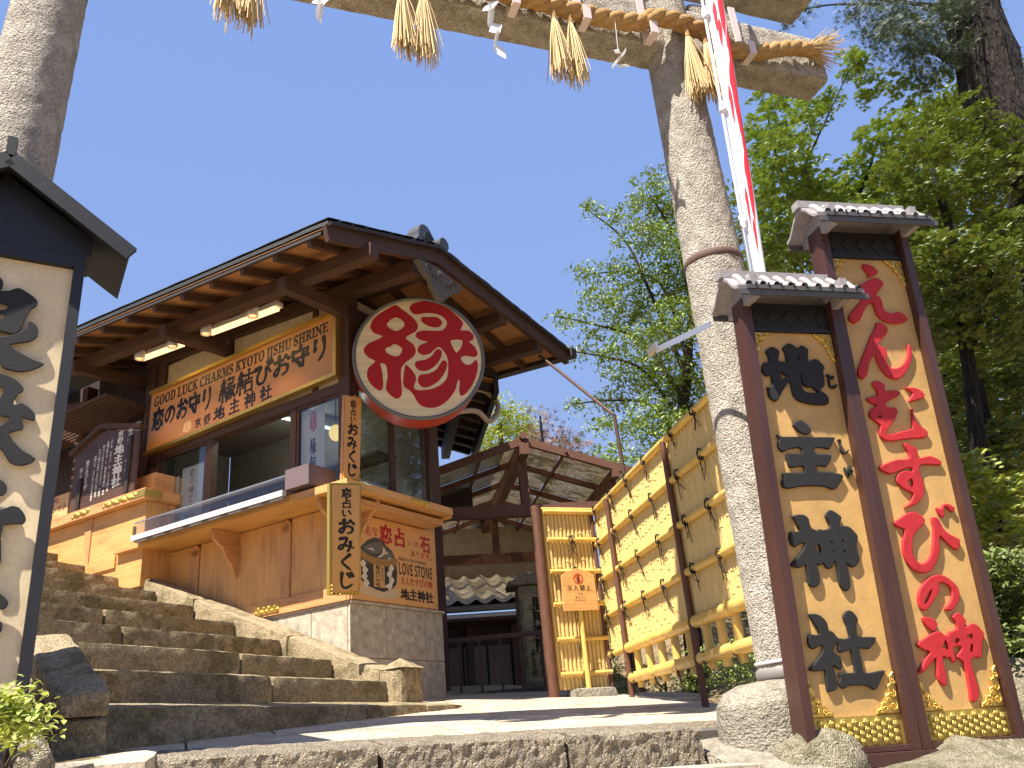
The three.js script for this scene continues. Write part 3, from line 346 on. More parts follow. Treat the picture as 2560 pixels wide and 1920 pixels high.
{ // left block at the foot of the stairs
  const o = thing('cheek_block', 'dark squared stone block ending the stair side under the lantern sign', 'stone block');
  const f = (a, b, cc) => { // a: left->right, b: bottom->top, cc: front
    const fl = V(-1.965, 0, -3.57), fr = V(-1.77, 0, -3.66), back = V(-0.66, 0, -0.76);
    const q = (a ? fr : fl).clone(); let top = 1.84; if (!cc) { q.addScaledVector(back, 0.85); top = 2.2; } q.y = b ? top : 1.4; return q; };
  part(o, 'lower_stone', stone(hexa((a, b, c) => { const q = f(a, b, c); if (b) q.y -= c ? 0.11 : 0.13; return q; }), 8, 6, 12, 0.007, 9, 0.016), M.step2);
  part(o, 'upper_stone', stone(hexa((a, b, c) => { const q = f(a, b, c); if (!b) q.y = f(a, 1, c).y - (c ? 0.106 : 0.126); return q; }), 8, 5, 12, 0.006, 9, 0.016, 4), M.step);
  const sl = thing('flag_stone', 'flat grey flagstone lying beside the landing kerb', 'paving stone');
  part(sl, 'slab', stone(hexa((a, b, c) => V((a ? -1.58 : -1.95) + (c ? 0.08 : 0), (b ? 1.60 : 1.40) - (c ? 0.035 : 0), (a ? -3.7 : -3.58) + (c ? 0.27 : -0.02))), 8, 3, 8, 0.006, 7, 0.02), M.paving2);
  const sl2 = thing('flag_stone', 'dark edged flagstone at the foot of the small azalea', 'paving stone');
  part(sl2, 'slab', stone(hexa((a, b, c) => V((a ? -1.66 : -2.3) + (c ? 0.05 : 0), (b ? 1.575 : 1.42) - (c ? 0.02 : 0), (a ? -3.28 : -3.2) + (c ? 0.24 : -0.1))), 8, 3, 8, 0.008, 7, 0.02, 8), M.graniteDark);
  const bed = thing('planting_bed', 'patch of pale sandy soil in front of the lantern sign', 'soil bed');
  part(bed, 'soil', stone(hexa((a, b, c) => V(a ? -1.72 : -3.4, (b ? 1.585 : 0.9) - (c ? 0.06 : -0.03), (c ? -2.6 : -3.75) - (a ? 0.1 : 0))), 14, 4, 14, 0.015, 5, 0.02, 2), M.soil);
}
/* ---------- charm counter building ---------- */
const sy = (y, z) => y - 0.06 * z; // the roof timbers climb slightly towards the rear
{
  const K = thing('charm_counter_building', 'small wooden shrine shop with honey coloured counter, granite plinth and dark tiled gable roof', 'building', BP, BR);
  // plinth
  part(K, 'plinth_core', b6(0.03, 1.34, 1.2, 2.78, -3.3, -0.03), M.joint);
  const tileF = (x0, x1, y0, y1) => part(K, 'plinth_slab', b6(x0 + 0.003, x1 - 0.003, y0 + 0.003, y1 - 0.003, -0.03, 0.0), M.granite);
  const tileL = (z0, z1, y0, y1) => part(K, 'plinth_slab', b6(0.0, 0.03, y0 + 0.003, y1 - 0.003, z0 + 0.003, z1 - 0.003), M.granite);
  for (const [a, b] of [[0, 0.49], [0.49, 1.07], [1.07, 1.37]]) tileF(a, b, 2.3, 2.765);
  for (const [a, b] of [[0, 0.2], [0.2, 0.8], [0.8, 1.37]]) tileF(a, b, 1.72, 2.3);
  tileF(0, 0.7, 1.3, 1.72); tileF(0.7, 1.37, 1.3, 1.72);
  for (let i = 0; i < 7; i++) { tileL(-0.03 - (i + 1) * 0.44, -0.03 - i * 0.44, 2.3, 2.765); }
  tileL(-0.9, -0.03, 1.6, 2.3); tileL(-1.8, -0.9, 1.6, 2.3);
  part(K, 'plinth_cap', b6(-0.004, 1.385, 2.765, 2.79, -0.1, 0.02), M.granite);
  for (const [z0, z1] of [[-1.2, -0.103], [-2.3, -1.203], [-3.3, -2.303]]) part(K, 'plinth_cap', b6(-0.006, 0.06, 2.765, 2.79, z0, z1), M.granite);
  // counter wall, left face
  part(K, 'base_board', b6(-0.028, 0.02, 2.792, 2.925, -2.6, -0.02), M.honey2);
  for (const [z0, z1] of [[-0.74, -0.045], [-1.5, -0.868], [-2.07, -1.5], [-2.96, -2.2]]) part(K, 'wall_panel', b6(0, 0.03, 2.93, 3.68, z0 + 0.003, z1 - 0.003), M.honey);
  for (const z of [-0.805, -2.135]) { const s = part(K, 'stile', b6(-0.018, 0.02, 2.93, 3.62, z - 0.062, z + 0.062), M.honey2); }
  for (const z of [-0.805, -2.135]) part(K, 'stile_cap', cyl(V(-0.018, 3.62, z), V(0.02, 3.62, z), 0.062, 0.062, 16), M.honey2);
  part(K, 'corner_post', b6(-0.02, 0.035, 2.794, 3.68, -0.045, 0.012), M.honey2);
  part(K, 'wall_backing', b6(0.035, 0.07, 2.78, 3.68, -3.3, -0.06), M.interior);
  // ledge boards
  part(K, 'counter_ledge', b6(-0.4, 0.06, 3.69, 3.762, -2.98, 0.345), M.honey);
  part(K, 'counter_ledge', b6(0.062, 1.17, 3.69, 3.762, -0.02, 0.345), M.honey);
  part(K, 'ledge_rail', b6(-0.25, 1.14, 3.6, 3.655, 0.02, 0.24), M.honey2);
  part(K, 'ledge_lip', b6(1.135, 1.168, 3.657, 3.688, 0.03, 0.33), M.honey);
  part(K, 'front_wall', b6(0.036, 1.3, 2.794, 3.688, -0.05, 0.004), M.honey);
  // scroll brackets
  const br = [[0, 0], [0.32, 0], [0.325, -0.05], [0.3, -0.11], [0.24, -0.15], [0.2, -0.17], [0.17, -0.22], [0.155, -0.26], [0.11, -0.3], [0.08, -0.33], [0.06, -0.4], [0.03, -0.44], [0, -0.445]];
  const bracket = (x, z, ry, s = 1) => { const g = prism(br.map(([a, b]) => [a * s, b * s]), 0.035, 0.003); g.translate(0, 0, -0.0175); g.rotateY(ry); g.translate(x, 3.688, z); part(K, 'scroll_bracket', g, M.honey2); };
  bracket(-0.001, -1.5, Math.PI); bracket(-0.001, -0.06, Math.PI); bracket(0.14, 0.006, -Math.PI / 2, 0.72);
  // gilt fittings
  const gilt = (x0, x1, y0, y1, z0, z1) => { const G = new THREE.Group(); const g = [b6(x0, x1, y0, y1, z0, z1)]; const n = 9; for (let i = 0; i < n; i++) { const t = (i + 0.5) / n; const s = new THREE.SphereGeometry(0.016 + 0.01 * ((i * 7) % 3) / 3, 8, 6); s.translate(x0 + (x1 - x0) * t, y0 + (y1 - y0) * (0.3 + 0.4 * ((i * 5) % 2)), z0 + (z1 - z0) * t); g.push(s); } part(K, 'gilt_fitting', mergeGeometries(g), M.gold); };
  gilt(-0.036, -0.028, 2.815, 2.895, -1.18, -0.86); gilt(0.5, 0.74, 3.703, 3.75, 0.345, 0.352);
  // windows, left face
  const Z = [-2.86, -2.08, -0.73, -0.06];
  part(K, 'sill', b6(-0.02, 0.08, 3.764, 3.8, -2.96, 0), M.brown);
  part(K, 'lintel', b6(-0.03, 0.09, 4.83, 4.93, -2.96, 0.02), M.brown);
  for (const z of [-2.0, -0.73]) part(K, 'window_post', b6(-0.02, 0.06, 3.8, 4.83, z - 0.04, z + 0.04), M.brown);
  const post = (x, z, y0, y1, w = 0.13) => part(K, 'post', b6(x - w / 2, x + w / 2, y0, y1, z - w / 2, z + w / 2), M.brown);
  post(0.03, -0.02, 3.766, 5.86, 0.14); post(0.03, -2.93, 3.8, 6.03, 0.14); post(1.3, -0.02, 3.766, 5.8, 0.15);
  for (const [z0, z1] of [[-2.86, -2.04], [-0.69, -0.09]]) { const f = prism([[z0, 3.8], [z1, 3.8], [z1, 4.83], [z0, 4.83]], 0.03, 0, [[[z0 + 0.03, 3.83], [z0 + 0.03, 4.8], [z1 - 0.03, 4.8], [z1 - 0.03, 3.83]]]); f.rotateY(-Math.PI / 2); f.translate(0.02, 0, 0); const w = part(K, 'window', uvBox(f), M.brown); part(w, 'pane', b6(0.003, 0.007, 3.83, 4.8, z0 + 0.03, z1 - 0.03), M.glass); }
  // windows, front face
  part(K, 'sill', b6(0.1, 1.23, 3.764, 3.8, -0.06, 0.02), M.brown);
  part(K, 'lintel', b6(0.1, 1.23, 4.9, 5.02, -0.08, 0.03), M.brown);
  for (const [x0, x1] of [[0.1, 0.66], [0.66, 1.23]]) { const f = prism([[x0, 3.8], [x1, 3.8], [x1, 4.9], [x0, 4.9]], 0.03, 0, [[[x0 + 0.035, 3.84], [x0 + 0.035, 4.86], [x1 - 0.035, 4.86], [x1 - 0.035, 3.84]]]); f.translate(0, 0, -0.03); const w = part(K, 'window', uvBox(f), M.brown); part(w, 'pane', b6(x0 + 0.035, x1 - 0.035, 3.84, 4.86, -0.017, -0.013), M.glass); }
  // room shell
  part(K, 'room_wall', b6(1.34, 1.42, 2.8, 5.95, -3.3, -0.1), M.interior);
  part(K, 'room_wall', b6(0.1, 1.33, 2.8, 5.9, -3.4, -3.3), M.interior);
  part(K, 'room_floor', b6(0.08, 1.33, 2.8, 2.85, -3.28, -0.1), M.interior);
  part(K, 'room_ceiling', b6(0.1, 1.33, 5.25, 5.3, -3.28, -0.1), M.interior);
  for (let i = 0; i < 3; i++) part(K, 'stock_shelf', b6(1.0, 1.33, 3.7 + i * 0.42, 3.73 + i * 0.42, -3.0, -0.5), M.brown);
  // plaster band above the sign
  for (const [z0, z1] of [[-2.86, -1.76], [-1.7, -0.46], [-0.4, -0.09]]) part(K, 'plaster_panel', b6(0.0, 0.03, 4.935, 6.0, z0, z1), M.plaster);
  for (const z of [-1.73, -0.43]) part(K, 'strut', b6(-0.03, 0.05, 4.935, 6.02, z - 0.03, z + 0.03), M.brown);
  part(K, 'gable_wall', b6(0.1, 1.23, 5.022, 5.9, -0.06, -0.01), M.plaster);
  // timbers of the eaves
  part(K, 'wall_plate', bar(V(0, sy(5.93, -3.2), -3.2), V(0, sy(5.93, 0.92), 0.92), 0.13, 0.15), M.brown);
  part(K, 'wall_plate', bar(V(1.35, 6.0, -3.2), V(1.35, 5.8, 1.05), 0.13, 0.13), M.brown);
  part(K, 'purlin', bar(V(-0.7, sy(5.755, -3.6), -3.6), V(-0.7, sy(5.755, 0.98), 0.98), 0.12, 0.13), M.brown);
  part(K, 'purlin', bar(V(2.0, 5.97, -3.8), V(2.0, 5.68, 1.12), 0.12, 0.15), M.brown);
  part(K, 'purlin', bar(V(0.33, 6.32, -3.6), V(0.27, 6.0, 0.96), 0.12, 0.16), M.brown);
  for (const z of [0.0, -1.75, -3.35]) part(K, 'outrigger', bar(V(0.02, sy(5.72, z) + (z > -0.5 ? -0.03 : 0), z), V(-0.9, sy(5.64, z), z), 0.1, 0.13), M.brown);
  for (const z of [0.0, -1.9]) part(K, 'outrigger', bar(V(1.3, 5.6, z), V(2.15, 5.56, z), 0.1, 0.13), M.brown);
  part(K, 'tie_beam', bar(V(0.02, 5.66, 0.02), V(1.34, 5.66, 0.02), 0.1, 0.16), M.brown);
  // roof from its own corner points
  const EL = V(-1.2, 5.765, 0.89), RG = V(0.26, 6.18, 1.0), ER = V(2.54, 5.765, 1.2), EL2 = V(-1.22, 6.08, -4.6), RG2 = V(0.34, 6.52, -4.6), ER2 = V(2.56, 6.08, -4.4);
  const slab = (a, b, c, d, y0, y1) => hexa((i, j, k) => { const q = i ? (k ? b : d).clone() : (k ? a : c).clone(); q.y += j ? y1 : y0; return q; });
  part(K, 'roof_boarding', uvBox(stone(slab(EL, RG, EL2, RG2, -0.03, -0.008), 1, 1, 1, 0)), M.sarking);
  part(K, 'roof_boarding', uvBox(stone(slab(RG, ER, RG2, ER2, -0.03, -0.008), 1, 1, 1, 0)), M.sarking);
  const rf = part(K, 'roof', mergeGeometries([stone(slab(EL, RG, EL2, RG2, 0, 0.05), 16, 1, 40, 0.003, 5), stone(slab(RG, ER, RG2, ER2, 0, 0.05), 24, 1, 40, 0.003, 5)]), M.roof);
  // lapped roof courses
  for (let i = 0; i < 9; i++) { const t0 = i / 9, t1 = (i + 1) / 9; const P = (a, b, t) => a.clone().lerp(b, t); part(rf, 'shingle_course', stone(slab(P(EL, RG, t0), P(EL, RG, t1), P(EL2, RG2, t0), P(EL2, RG2, t1), 0.052 + 0.012, 0.074), 2, 1, 30, 0.004, 6, 0.004, i), M.roof); }
  for (let i = 0; i < 13; i++) { const t0 = i / 13, t1 = (i + 1) / 13; const P = (a, b, t) => a.clone().lerp(b, t); part(rf, 'shingle_course', stone(slab(P(ER, RG, t0), P(ER, RG, t1), P(ER2, RG2, t0), P(ER2, RG2, t1), 0.052 + 0.012, 0.074), 2, 1, 30, 0.004, 6, 0.004, i + 20), M.roof); }
  // ridge tiles with end ornament
  const ridge = cyl(V(0.26, 6.32, 0.9), V(0.34, 6.65, -4.55), 0.09, 0.09, 14); part(rf, 'ridge_roll', ridge, M.roof);
  const orn = [[-0.16, 0], [-0.15, 0.06], [-0.12, 0.1], [-0.12, 0.16], [-0.1, 0.22], [-0.04, 0.27], [0.04, 0.27], [0.1, 0.22], [0.12, 0.16], [0.12, 0.1], [0.15, 0.06], [0.16, 0]];
  let og = prism(orn, 0.14, 0.008); og.translate(0.22, 6.225, 0.74); part(rf, 'ridge_end_tile', uvBox(og), M.ridgeTile);
  og = cyl(V(0.34, 6.265, 0.78), V(0.335, 6.255, 1.03), 0.075, 0.075, 18); part(rf, 'round_end_tile', og, M.ridgeTile);
  // bargeboards and eave fascia
  const bb = (a, b, h, t, dz, y) => bar(a.clone().add(V(0, y, dz)), b.clone().add(V(0, y, dz)), t, h);
  part(K, 'bargeboard', bb(EL, RG, 0.15, 0.05, -0.03, -0.085), M.brown); part(K, 'bargeboard', bb(RG, ER, 0.17, 0.05, -0.03, -0.085), M.brown);
  part(K, 'verge_strip', bb(EL, RG, 0.03, 0.08, 0.0, -0.005), M.darkWood); part(K, 'verge_strip', bb(RG, ER, 0.03, 0.08, 0.0, -0.005), M.darkWood);
  part(K, 'eave_fascia', bar(EL.clone().add(V(0.03, -0.03, -0.1)), EL2.clone().add(V(0.03, -0.03, 0)), 0.03, 0.05), M.darkWood);
  part(K, 'gutter', bar(ER.clone().add(V(0.05, -0.02, 0.06)), ER2.clone().add(V(0.05, -0.02, 0)), 0.12, 0.11), M.darkWood);
  part(K, 'gutter_label', b6(ER.x + 0.0, ER.x + 0.05, ER.y - 0.04, ER.y + 0.02, ER.z + 0.12, ER.z + 0.128), M.whitePaint);
  // rafters under both slopes
  for (let i = 0; i < 12; i++) {
    const z = 0.62 - i * 0.43, t = (0.89 - z) / 5.49; const a = EL.clone().lerp(EL2, t), b = RG.clone().lerp(RG2, t); a.z = b.z = z;
    part(K, 'rafter', bar(a.add(V(0.04, -0.075, 0)), b.add(V(0, -0.075, 0)), 0.05, 0.08), M.brown);
    const c = ER.clone().lerp(ER2, t), d = RG.clone().lerp(RG2, t); c.z = d.z = z;
    part(K, 'rafter', bar(d.add(V(0, -0.075, 0)), c.add(V(-0.05, -0.075, 0)), 0.05, 0.08), M.brown);
  }
  // carved gable pendant
  const pd = [[-0.42, 0.1], [-0.3, -0.02], [-0.2, -0.06], [-0.17, -0.14], [-0.1, -0.2], [-0.05, -0.25], [0, -0.27], [0.06, -0.25], [0.1, -0.2], [0.18, -0.14], [0.22, -0.07], [0.33, -0.04], [0.46, 0.09], [0.2, 0.13], [0, 0.16], [-0.2, 0.14]];
  const pg = prism(pd, 0.05, 0.006); pg.scale(0.85, 0.85, 1); pg.translate(0.2, 5.76, 1.0); const pe = part(K, 'gable_pendant', uvBox(pg), M.carved);
  const curl = (cx, cy, s, m) => { const p = []; for (let i = 0; i <= 16; i++) { const a = i / 16 * 4.2; p.push(V(0.2 + 0.85 * cx + m * Math.cos(a) * s * 0.85 * (1 - i / 30), 5.76 + 0.85 * cy + Math.sin(a) * s * 0.85 * (1 - i / 30), 1.058)); } part(pe, 'carved_scroll', tube(p, 0.006, 24, 5), M.darkWood); };
  curl(-0.22, 0.06, 0.06, -1); curl(-0.12, -0.03, 0.05, -1); curl(0.24, 0.04, 0.06, 1); curl(0.14, -0.05, 0.05, 1);
  const rose = []; for (let i = 0; i < 8; i++) { const s = new THREE.SphereGeometry(0.022, 8, 6); s.scale(1, 1, 0.5); s.translate(0.2 + 0.04 * Math.cos(i * 0.785), 5.8 + 0.04 * Math.sin(i * 0.785), 1.055); rose.push(s); } part(pe, 'carved_rosette', mergeGeometries(rose), M.carved);
  // bamboo-coloured hose looping out on the right
  const hose = [V(0.55, 4.62, 0.1), V(1.25, 4.85, 0.3), V(1.75, 5.0, 0.35), V(2.05, 4.98, 0.3), V(2.3, 5.12, 0.25), V(2.45, 5.35, 0.2), V(2.3, 5.5, 0.1), V(2.0, 5.45, -0.1)];
  part(K, 'cable_hose', tube(hose, 0.032, 60, 9), mat([0.5, 0.4, 0.3], { roughness: 0.5 }));
}
{ // second wing at the left with its dark wall, counter box and eaves
  const W = thing('shop_wing', 'further orange counter wing behind the lantern sign with dark slatted wall', 'building', BP, BR);
  const x0 = -0.34;
  part(W, 'counter_box', b6(x0, 0.3, 3.3, 4.2, -6.5, -2.56), M.honey);
  part(W, 'lower_board', b6(x0 - 0.02, 0.3, 3.56, 3.688, -6.5, -3.0), M.honey);
  part(W, 'counter_cap', b6(x0 - 0.09, 0.36, 4.205, 4.315, -6.5, -2.48), M.honey2);
  part(W, 'counter_riser', b6(x0 + 0.1, 0.3, 4.318, 4.55, -3.0, -2.6), M.honey2);
  part(W, 'stile', b6(x0 - 0.014, x0 - 0.001, 3.69, 4.2, -3.62, -3.5), M.honey2); part(W, 'stile', b6(-0.1, 0.02, 3.69, 4.2, -2.56, -2.547), M.honey2);
  for (const z of [-3.05, -3.62, -2.78]) { const g = []; for (let i = 0; i < 8; i++) { const s = new THREE.SphereGeometry(0.02 + 0.006 * (i % 3), 8, 6); s.scale(0.5, 1, 1.3); s.translate(x0 - 0.092, 4.26 + 0.012 * ((i * 5) % 3 - 1), z - 0.14 + i * 0.04); g.push(s); } part(W, 'gilt_fitting', mergeGeometries(g), M.gold); }
  part(W, 'gilt_fitting', b6(x0 - 0.096, x0 - 0.09, 4.225, 4.3, -2.68, -2.475), M.gold); part(W, 'gilt_fitting', b6(x0 - 0.09, x0 + 0.12, 4.225, 4.3, -2.48, -2.474), M.gold);
  part(W, 'back_wall', b6(0.2, 0.3, 4.32, 6.4, -7.5, -3.02), M.darkWood);
  part(W, 'wall_post', b6(-0.02, 0.12, 4.32, 6.2, -3.2, -3.06), M.brown); part(W, 'wall_post', b6(-0.02, 0.12, 4.32, 6.2, -4.6, -4.46), M.brown);
  part(W, 'white_noticeboard', b6(0.12, 0.15, 4.7, 5.5, -4.4, -3.5), M.whitePaint);
  for (let i = 0; i < 12; i++) part(W, 'slat', b6(-0.55 + i * 0.06, -0.52 + i * 0.06, 5.55, 5.58, -5.5, -3.2), M.brown);
  part(W, 'eave_board', bar(V(-0.3, 5.62, -3.6), V(-0.75, 5.62, -4.4), 0.05, 0.1), M.brown);
  // gable roof behind
  const rb = thing('rear_roof', 'small dark gabled roof rising behind the charm counter eaves', 'roof', BP, BR);
  const A = V(-0.8, 6.35, -4.85), T = V(0.2, 7.2, -5.2), Bq = V(1.9, 6.35, -5.2), D = V(0, 0, -3);
  const slab = (a, b, y0, y1) => hexa((i, j, k) => { const q = (i ? b : a).clone(); q.y += j ? y1 : y0; if (!k) q.add(D); return q; });
  part(rb, 'slope', stone(slab(A, T, 0, 0.09), 6, 1, 6, 0.002), M.roof); part(rb, 'slope', stone(slab(T, Bq, 0, 0.09), 6, 1, 6, 0.002), M.roof);
  part(rb, 'bargeboard', bar(A.clone().add(V(0, -0.1, 0.02)), T.clone().add(V(0, -0.1, 0.02)), 0.04, 0.12), M.darkWood);
  part(rb, 'gable_boards', stone(hexa((i, j, k) => V(i ? 1.6 : -0.4, j ? (i ? 6.45 : 6.6) : 5.4, k ? -5.35 : -5.6)), 1, 1, 1, 0), M.darkWood);
  part(rb, 'ridge_roll', cyl(V(0.2, 7.3, -5.2), V(0.2, 7.3, -8), 0.08, 0.08, 10), M.roof);
  const r3 = thing('far_tile_roof', 'grey tiled roof edge seen above the left eaves with white gable plaster', 'roof', BP, BR);
  part(r3, 'slope', stone(hexa((i, j, k) => V(i ? 0.2 : -2.6, (j ? 0.1 : 0) + (i ? 6.9 : 7.5), k ? -7.0 : -9.5)), 4, 1, 4, 0.002), M.roof);
  part(r3, 'plaster_gable', stone(hexa((i, j, k) => V(i ? 0.1 : -2.5, j ? (i ? 6.9 : 7.45) : 4.5, k ? -7.1 : -7.3)), 1, 1, 1, 0), M.whitePaint);
  for (let i = 0; i < 7; i++) part(r3, 'roof_tile', cyl(V(-2.5 + i * 0.4, 7.62 - i * 0.085, -6.95), V(-2.5 + i * 0.4, 7.62 - i * 0.085, -9.4), 0.07, 0.07, 8), M.tile);
}
/* ---------- signs and fittings on the charm counter ---------- */
function quad(bl, br, tl, tr) { const g = new THREE.BufferGeometry(); g.setAttribute('position', new THREE.Float32BufferAttribute([bl, br, tr, tl].flatMap((p) => [p.x, p.y, p.z]), 3)); g.setAttribute('uv', new THREE.Float32BufferAttribute([0, 0, 1, 0, 1, 1, 0, 1], 2)); g.setIndex([0, 1, 2, 0, 2, 3]); g.computeVertexNormals(); return g; }
const printMat = (t, o = {}) => new THREE.MeshStandardMaterial({ map: t, roughness: 0.45, ...o });
const boardQ = (bl, br, tl, tr, th, dir) => { const d = dir.clone().multiplyScalar(-th); return stone(hexa((i, j, k) => { const q = (j ? (i ? tr : tl) : (i ? br : bl)).clone(); if (!k) q.add(d); return q; }), 1, 1, 1, 0, 1, 0.0001); };
const circleMark = (g, cx, cy, r, color) => { // the round emblem, drawn from the traced character
  g.fillStyle = color; const all = GL.en[0], k = r / 655; g.beginPath();
  const path = (a) => { for (let i = 0; i < a.length; i += 2) { const X = cx + a[i] * k, Y = cy - a[i + 1] * k; if (i) g.lineTo(X, Y); else g.moveTo(X, Y); } g.closePath(); };
  all.forEach(path); GL.en[1].forEach(path); g.fill('evenodd');
};
{ // long sign over the counter window
  const S = thing('counter_name_sign', 'long wooden name sign with gilt frame reading GOOD LUCK CHARMS KYOTO JISHU SHRINE', 'sign', BP, BR);
  const X = -0.075, bl = V(X, 4.915, -3.04), br = V(X, 5.016, -0.1), tl = V(X, 5.632, -3.026), tr = V(X, 5.676, -0.092), out = V(-1, 0, 0);
  part(S, 'board', boardQ(bl, br, tl, tr, 0.045, out), M.honey2);
  const t = canvasTex(2048, 500, '#c98f58', (g, w, h) => {
    grainOver(g, w, h, 0.05, 900, true);
    g.fillStyle = '#2a211c'; g.font = 'bold 104px serif'; g.save(); const s = 'GOOD LUCK CHARMS KYOTO JISHU SHRINE'; const m = g.measureText(s).width; g.translate(40, 116); g.scale(1940 / m, 1.12); g.lineWidth = 5; g.strokeStyle = '#241c18'; g.strokeText(s, 0, 0); g.fillText(s, 0, 0); g.restore();
    const ink = '#191412'; rowText(g, '恋のお守り', 38, 148, 150, 190, 0.2, ink, 148); rowText(g, '縁結', 838, 138, 196, 205, 0.14, ink, 193); rowText(g, 'びお守り', 838 + 386, 138, 200, 205, 0.19, ink, 193);
    circleMark(g, 490, 420, 58, '#f0cf9a'); rowText(g, '京都', 580, 378, 80, 92, 0.15, ink, 104); rowText(g, '地主神社', 800, 352, 122, 126, 0.18, ink, 168);
  });
  const f = (a) => a.clone().add(V(-0.003, 0, 0)); part(S, 'lettered_face', quad(f(bl), f(br), f(tl), f(tr)), printMat(t, { roughness: 0.4 }));
  const gl = (a, b) => part(S, 'gilt_edge', bar(a.clone().add(V(-0.004, 0, 0)), b.clone().add(V(-0.004, 0, 0)), 0.075, 0.04), M.gold);
  gl(bl.clone().add(V(0, -0.022, 0)), br.clone().add(V(0, -0.022, 0))); gl(tl.clone().add(V(0, 0.022, 0)), tr.clone().add(V(0, 0.022, 0)));
  part(S, 'gilt_edge', bar(br.clone().add(V(-0.004, -0.04, 0.024)), tr.clone().add(V(-0.004, 0.04, 0.024)), 0.075, 0.04, V(0, 0, 1)), M.gold);
}
{ // two narrow strip signs
  const strip = (name, label, bl, br, tl, tr, gilt) => {
    const S = thing(name, label, 'sign', BP, BR, { group: 'fortune slip strip signs' });
    const n = new THREE.Vector3().crossVectors(br.clone().sub(bl), tl.clone().sub(bl)).normalize();
    part(S, 'board', boardQ(bl, br, tl, tr, 0.03, n), gilt ? M.goldDull : M.honey2);
    const t = canvasTex(300, 1080, '#d6a160', (g, w, h) => { grainOver(g, w, h, 0.06, 300, false); columnText(g, '恋占い', 100, 36, 112, 108, 0.2, '#17120f'); columnText(g, 'おみくじ', 50, 360, 205, 176, 0.2, '#17120f'); });
    const k = gilt ? 0.06 : 0.02, L = (a, b, c) => a.clone().lerp(b, c), off = n.clone().multiplyScalar(0.004);
    const q = (u, v) => L(L(bl, br, u), L(tl, tr, u), v).add(off);
    part(S, 'lettered_face', quad(q(k, 0.02), q(1 - k, 0.02), q(k, 0.98), q(1 - k, 0.98)), printMat(t));
    for (const [u, v] of gilt ? [[0.05, 0.012], [0.95, 0.012]] : [[0.06, 0.02], [0.94, 0.02], [0.94, 0.98]]) { const c = q(u, v); const g = []; for (let i = 0; i < 5; i++) { const s = new THREE.SphereGeometry(0.012, 7, 5); s.translate(c.x + (i < 3 ? (0.5 - u) * 0.1 * i : 0), c.y + (i >= 3 ? (0.5 - v) * 0.06 * (i - 2) : 0), c.z + 0.004); g.push(s); } part(S, 'gilt_corner', mergeGeometries(g), M.gold); }
  };
  strip('strip_sign', 'upper narrow vertical fortune slip sign fixed to the dark corner post', V(-0.198, 3.845, 0.1), V(0.04, 3.87, 0.1), V(-0.158, 4.7, 0.1), V(0.082, 4.745, 0.1), false);
  strip('strip_sign', 'lower vertical fortune slip sign with gilt frame hanging at the counter corner', V(-0.632, 2.721, 0.36), V(-0.262, 2.76, 0.36), V(-0.63, 3.665, 0.36), V(-0.232, 3.745, 0.36), true);
}
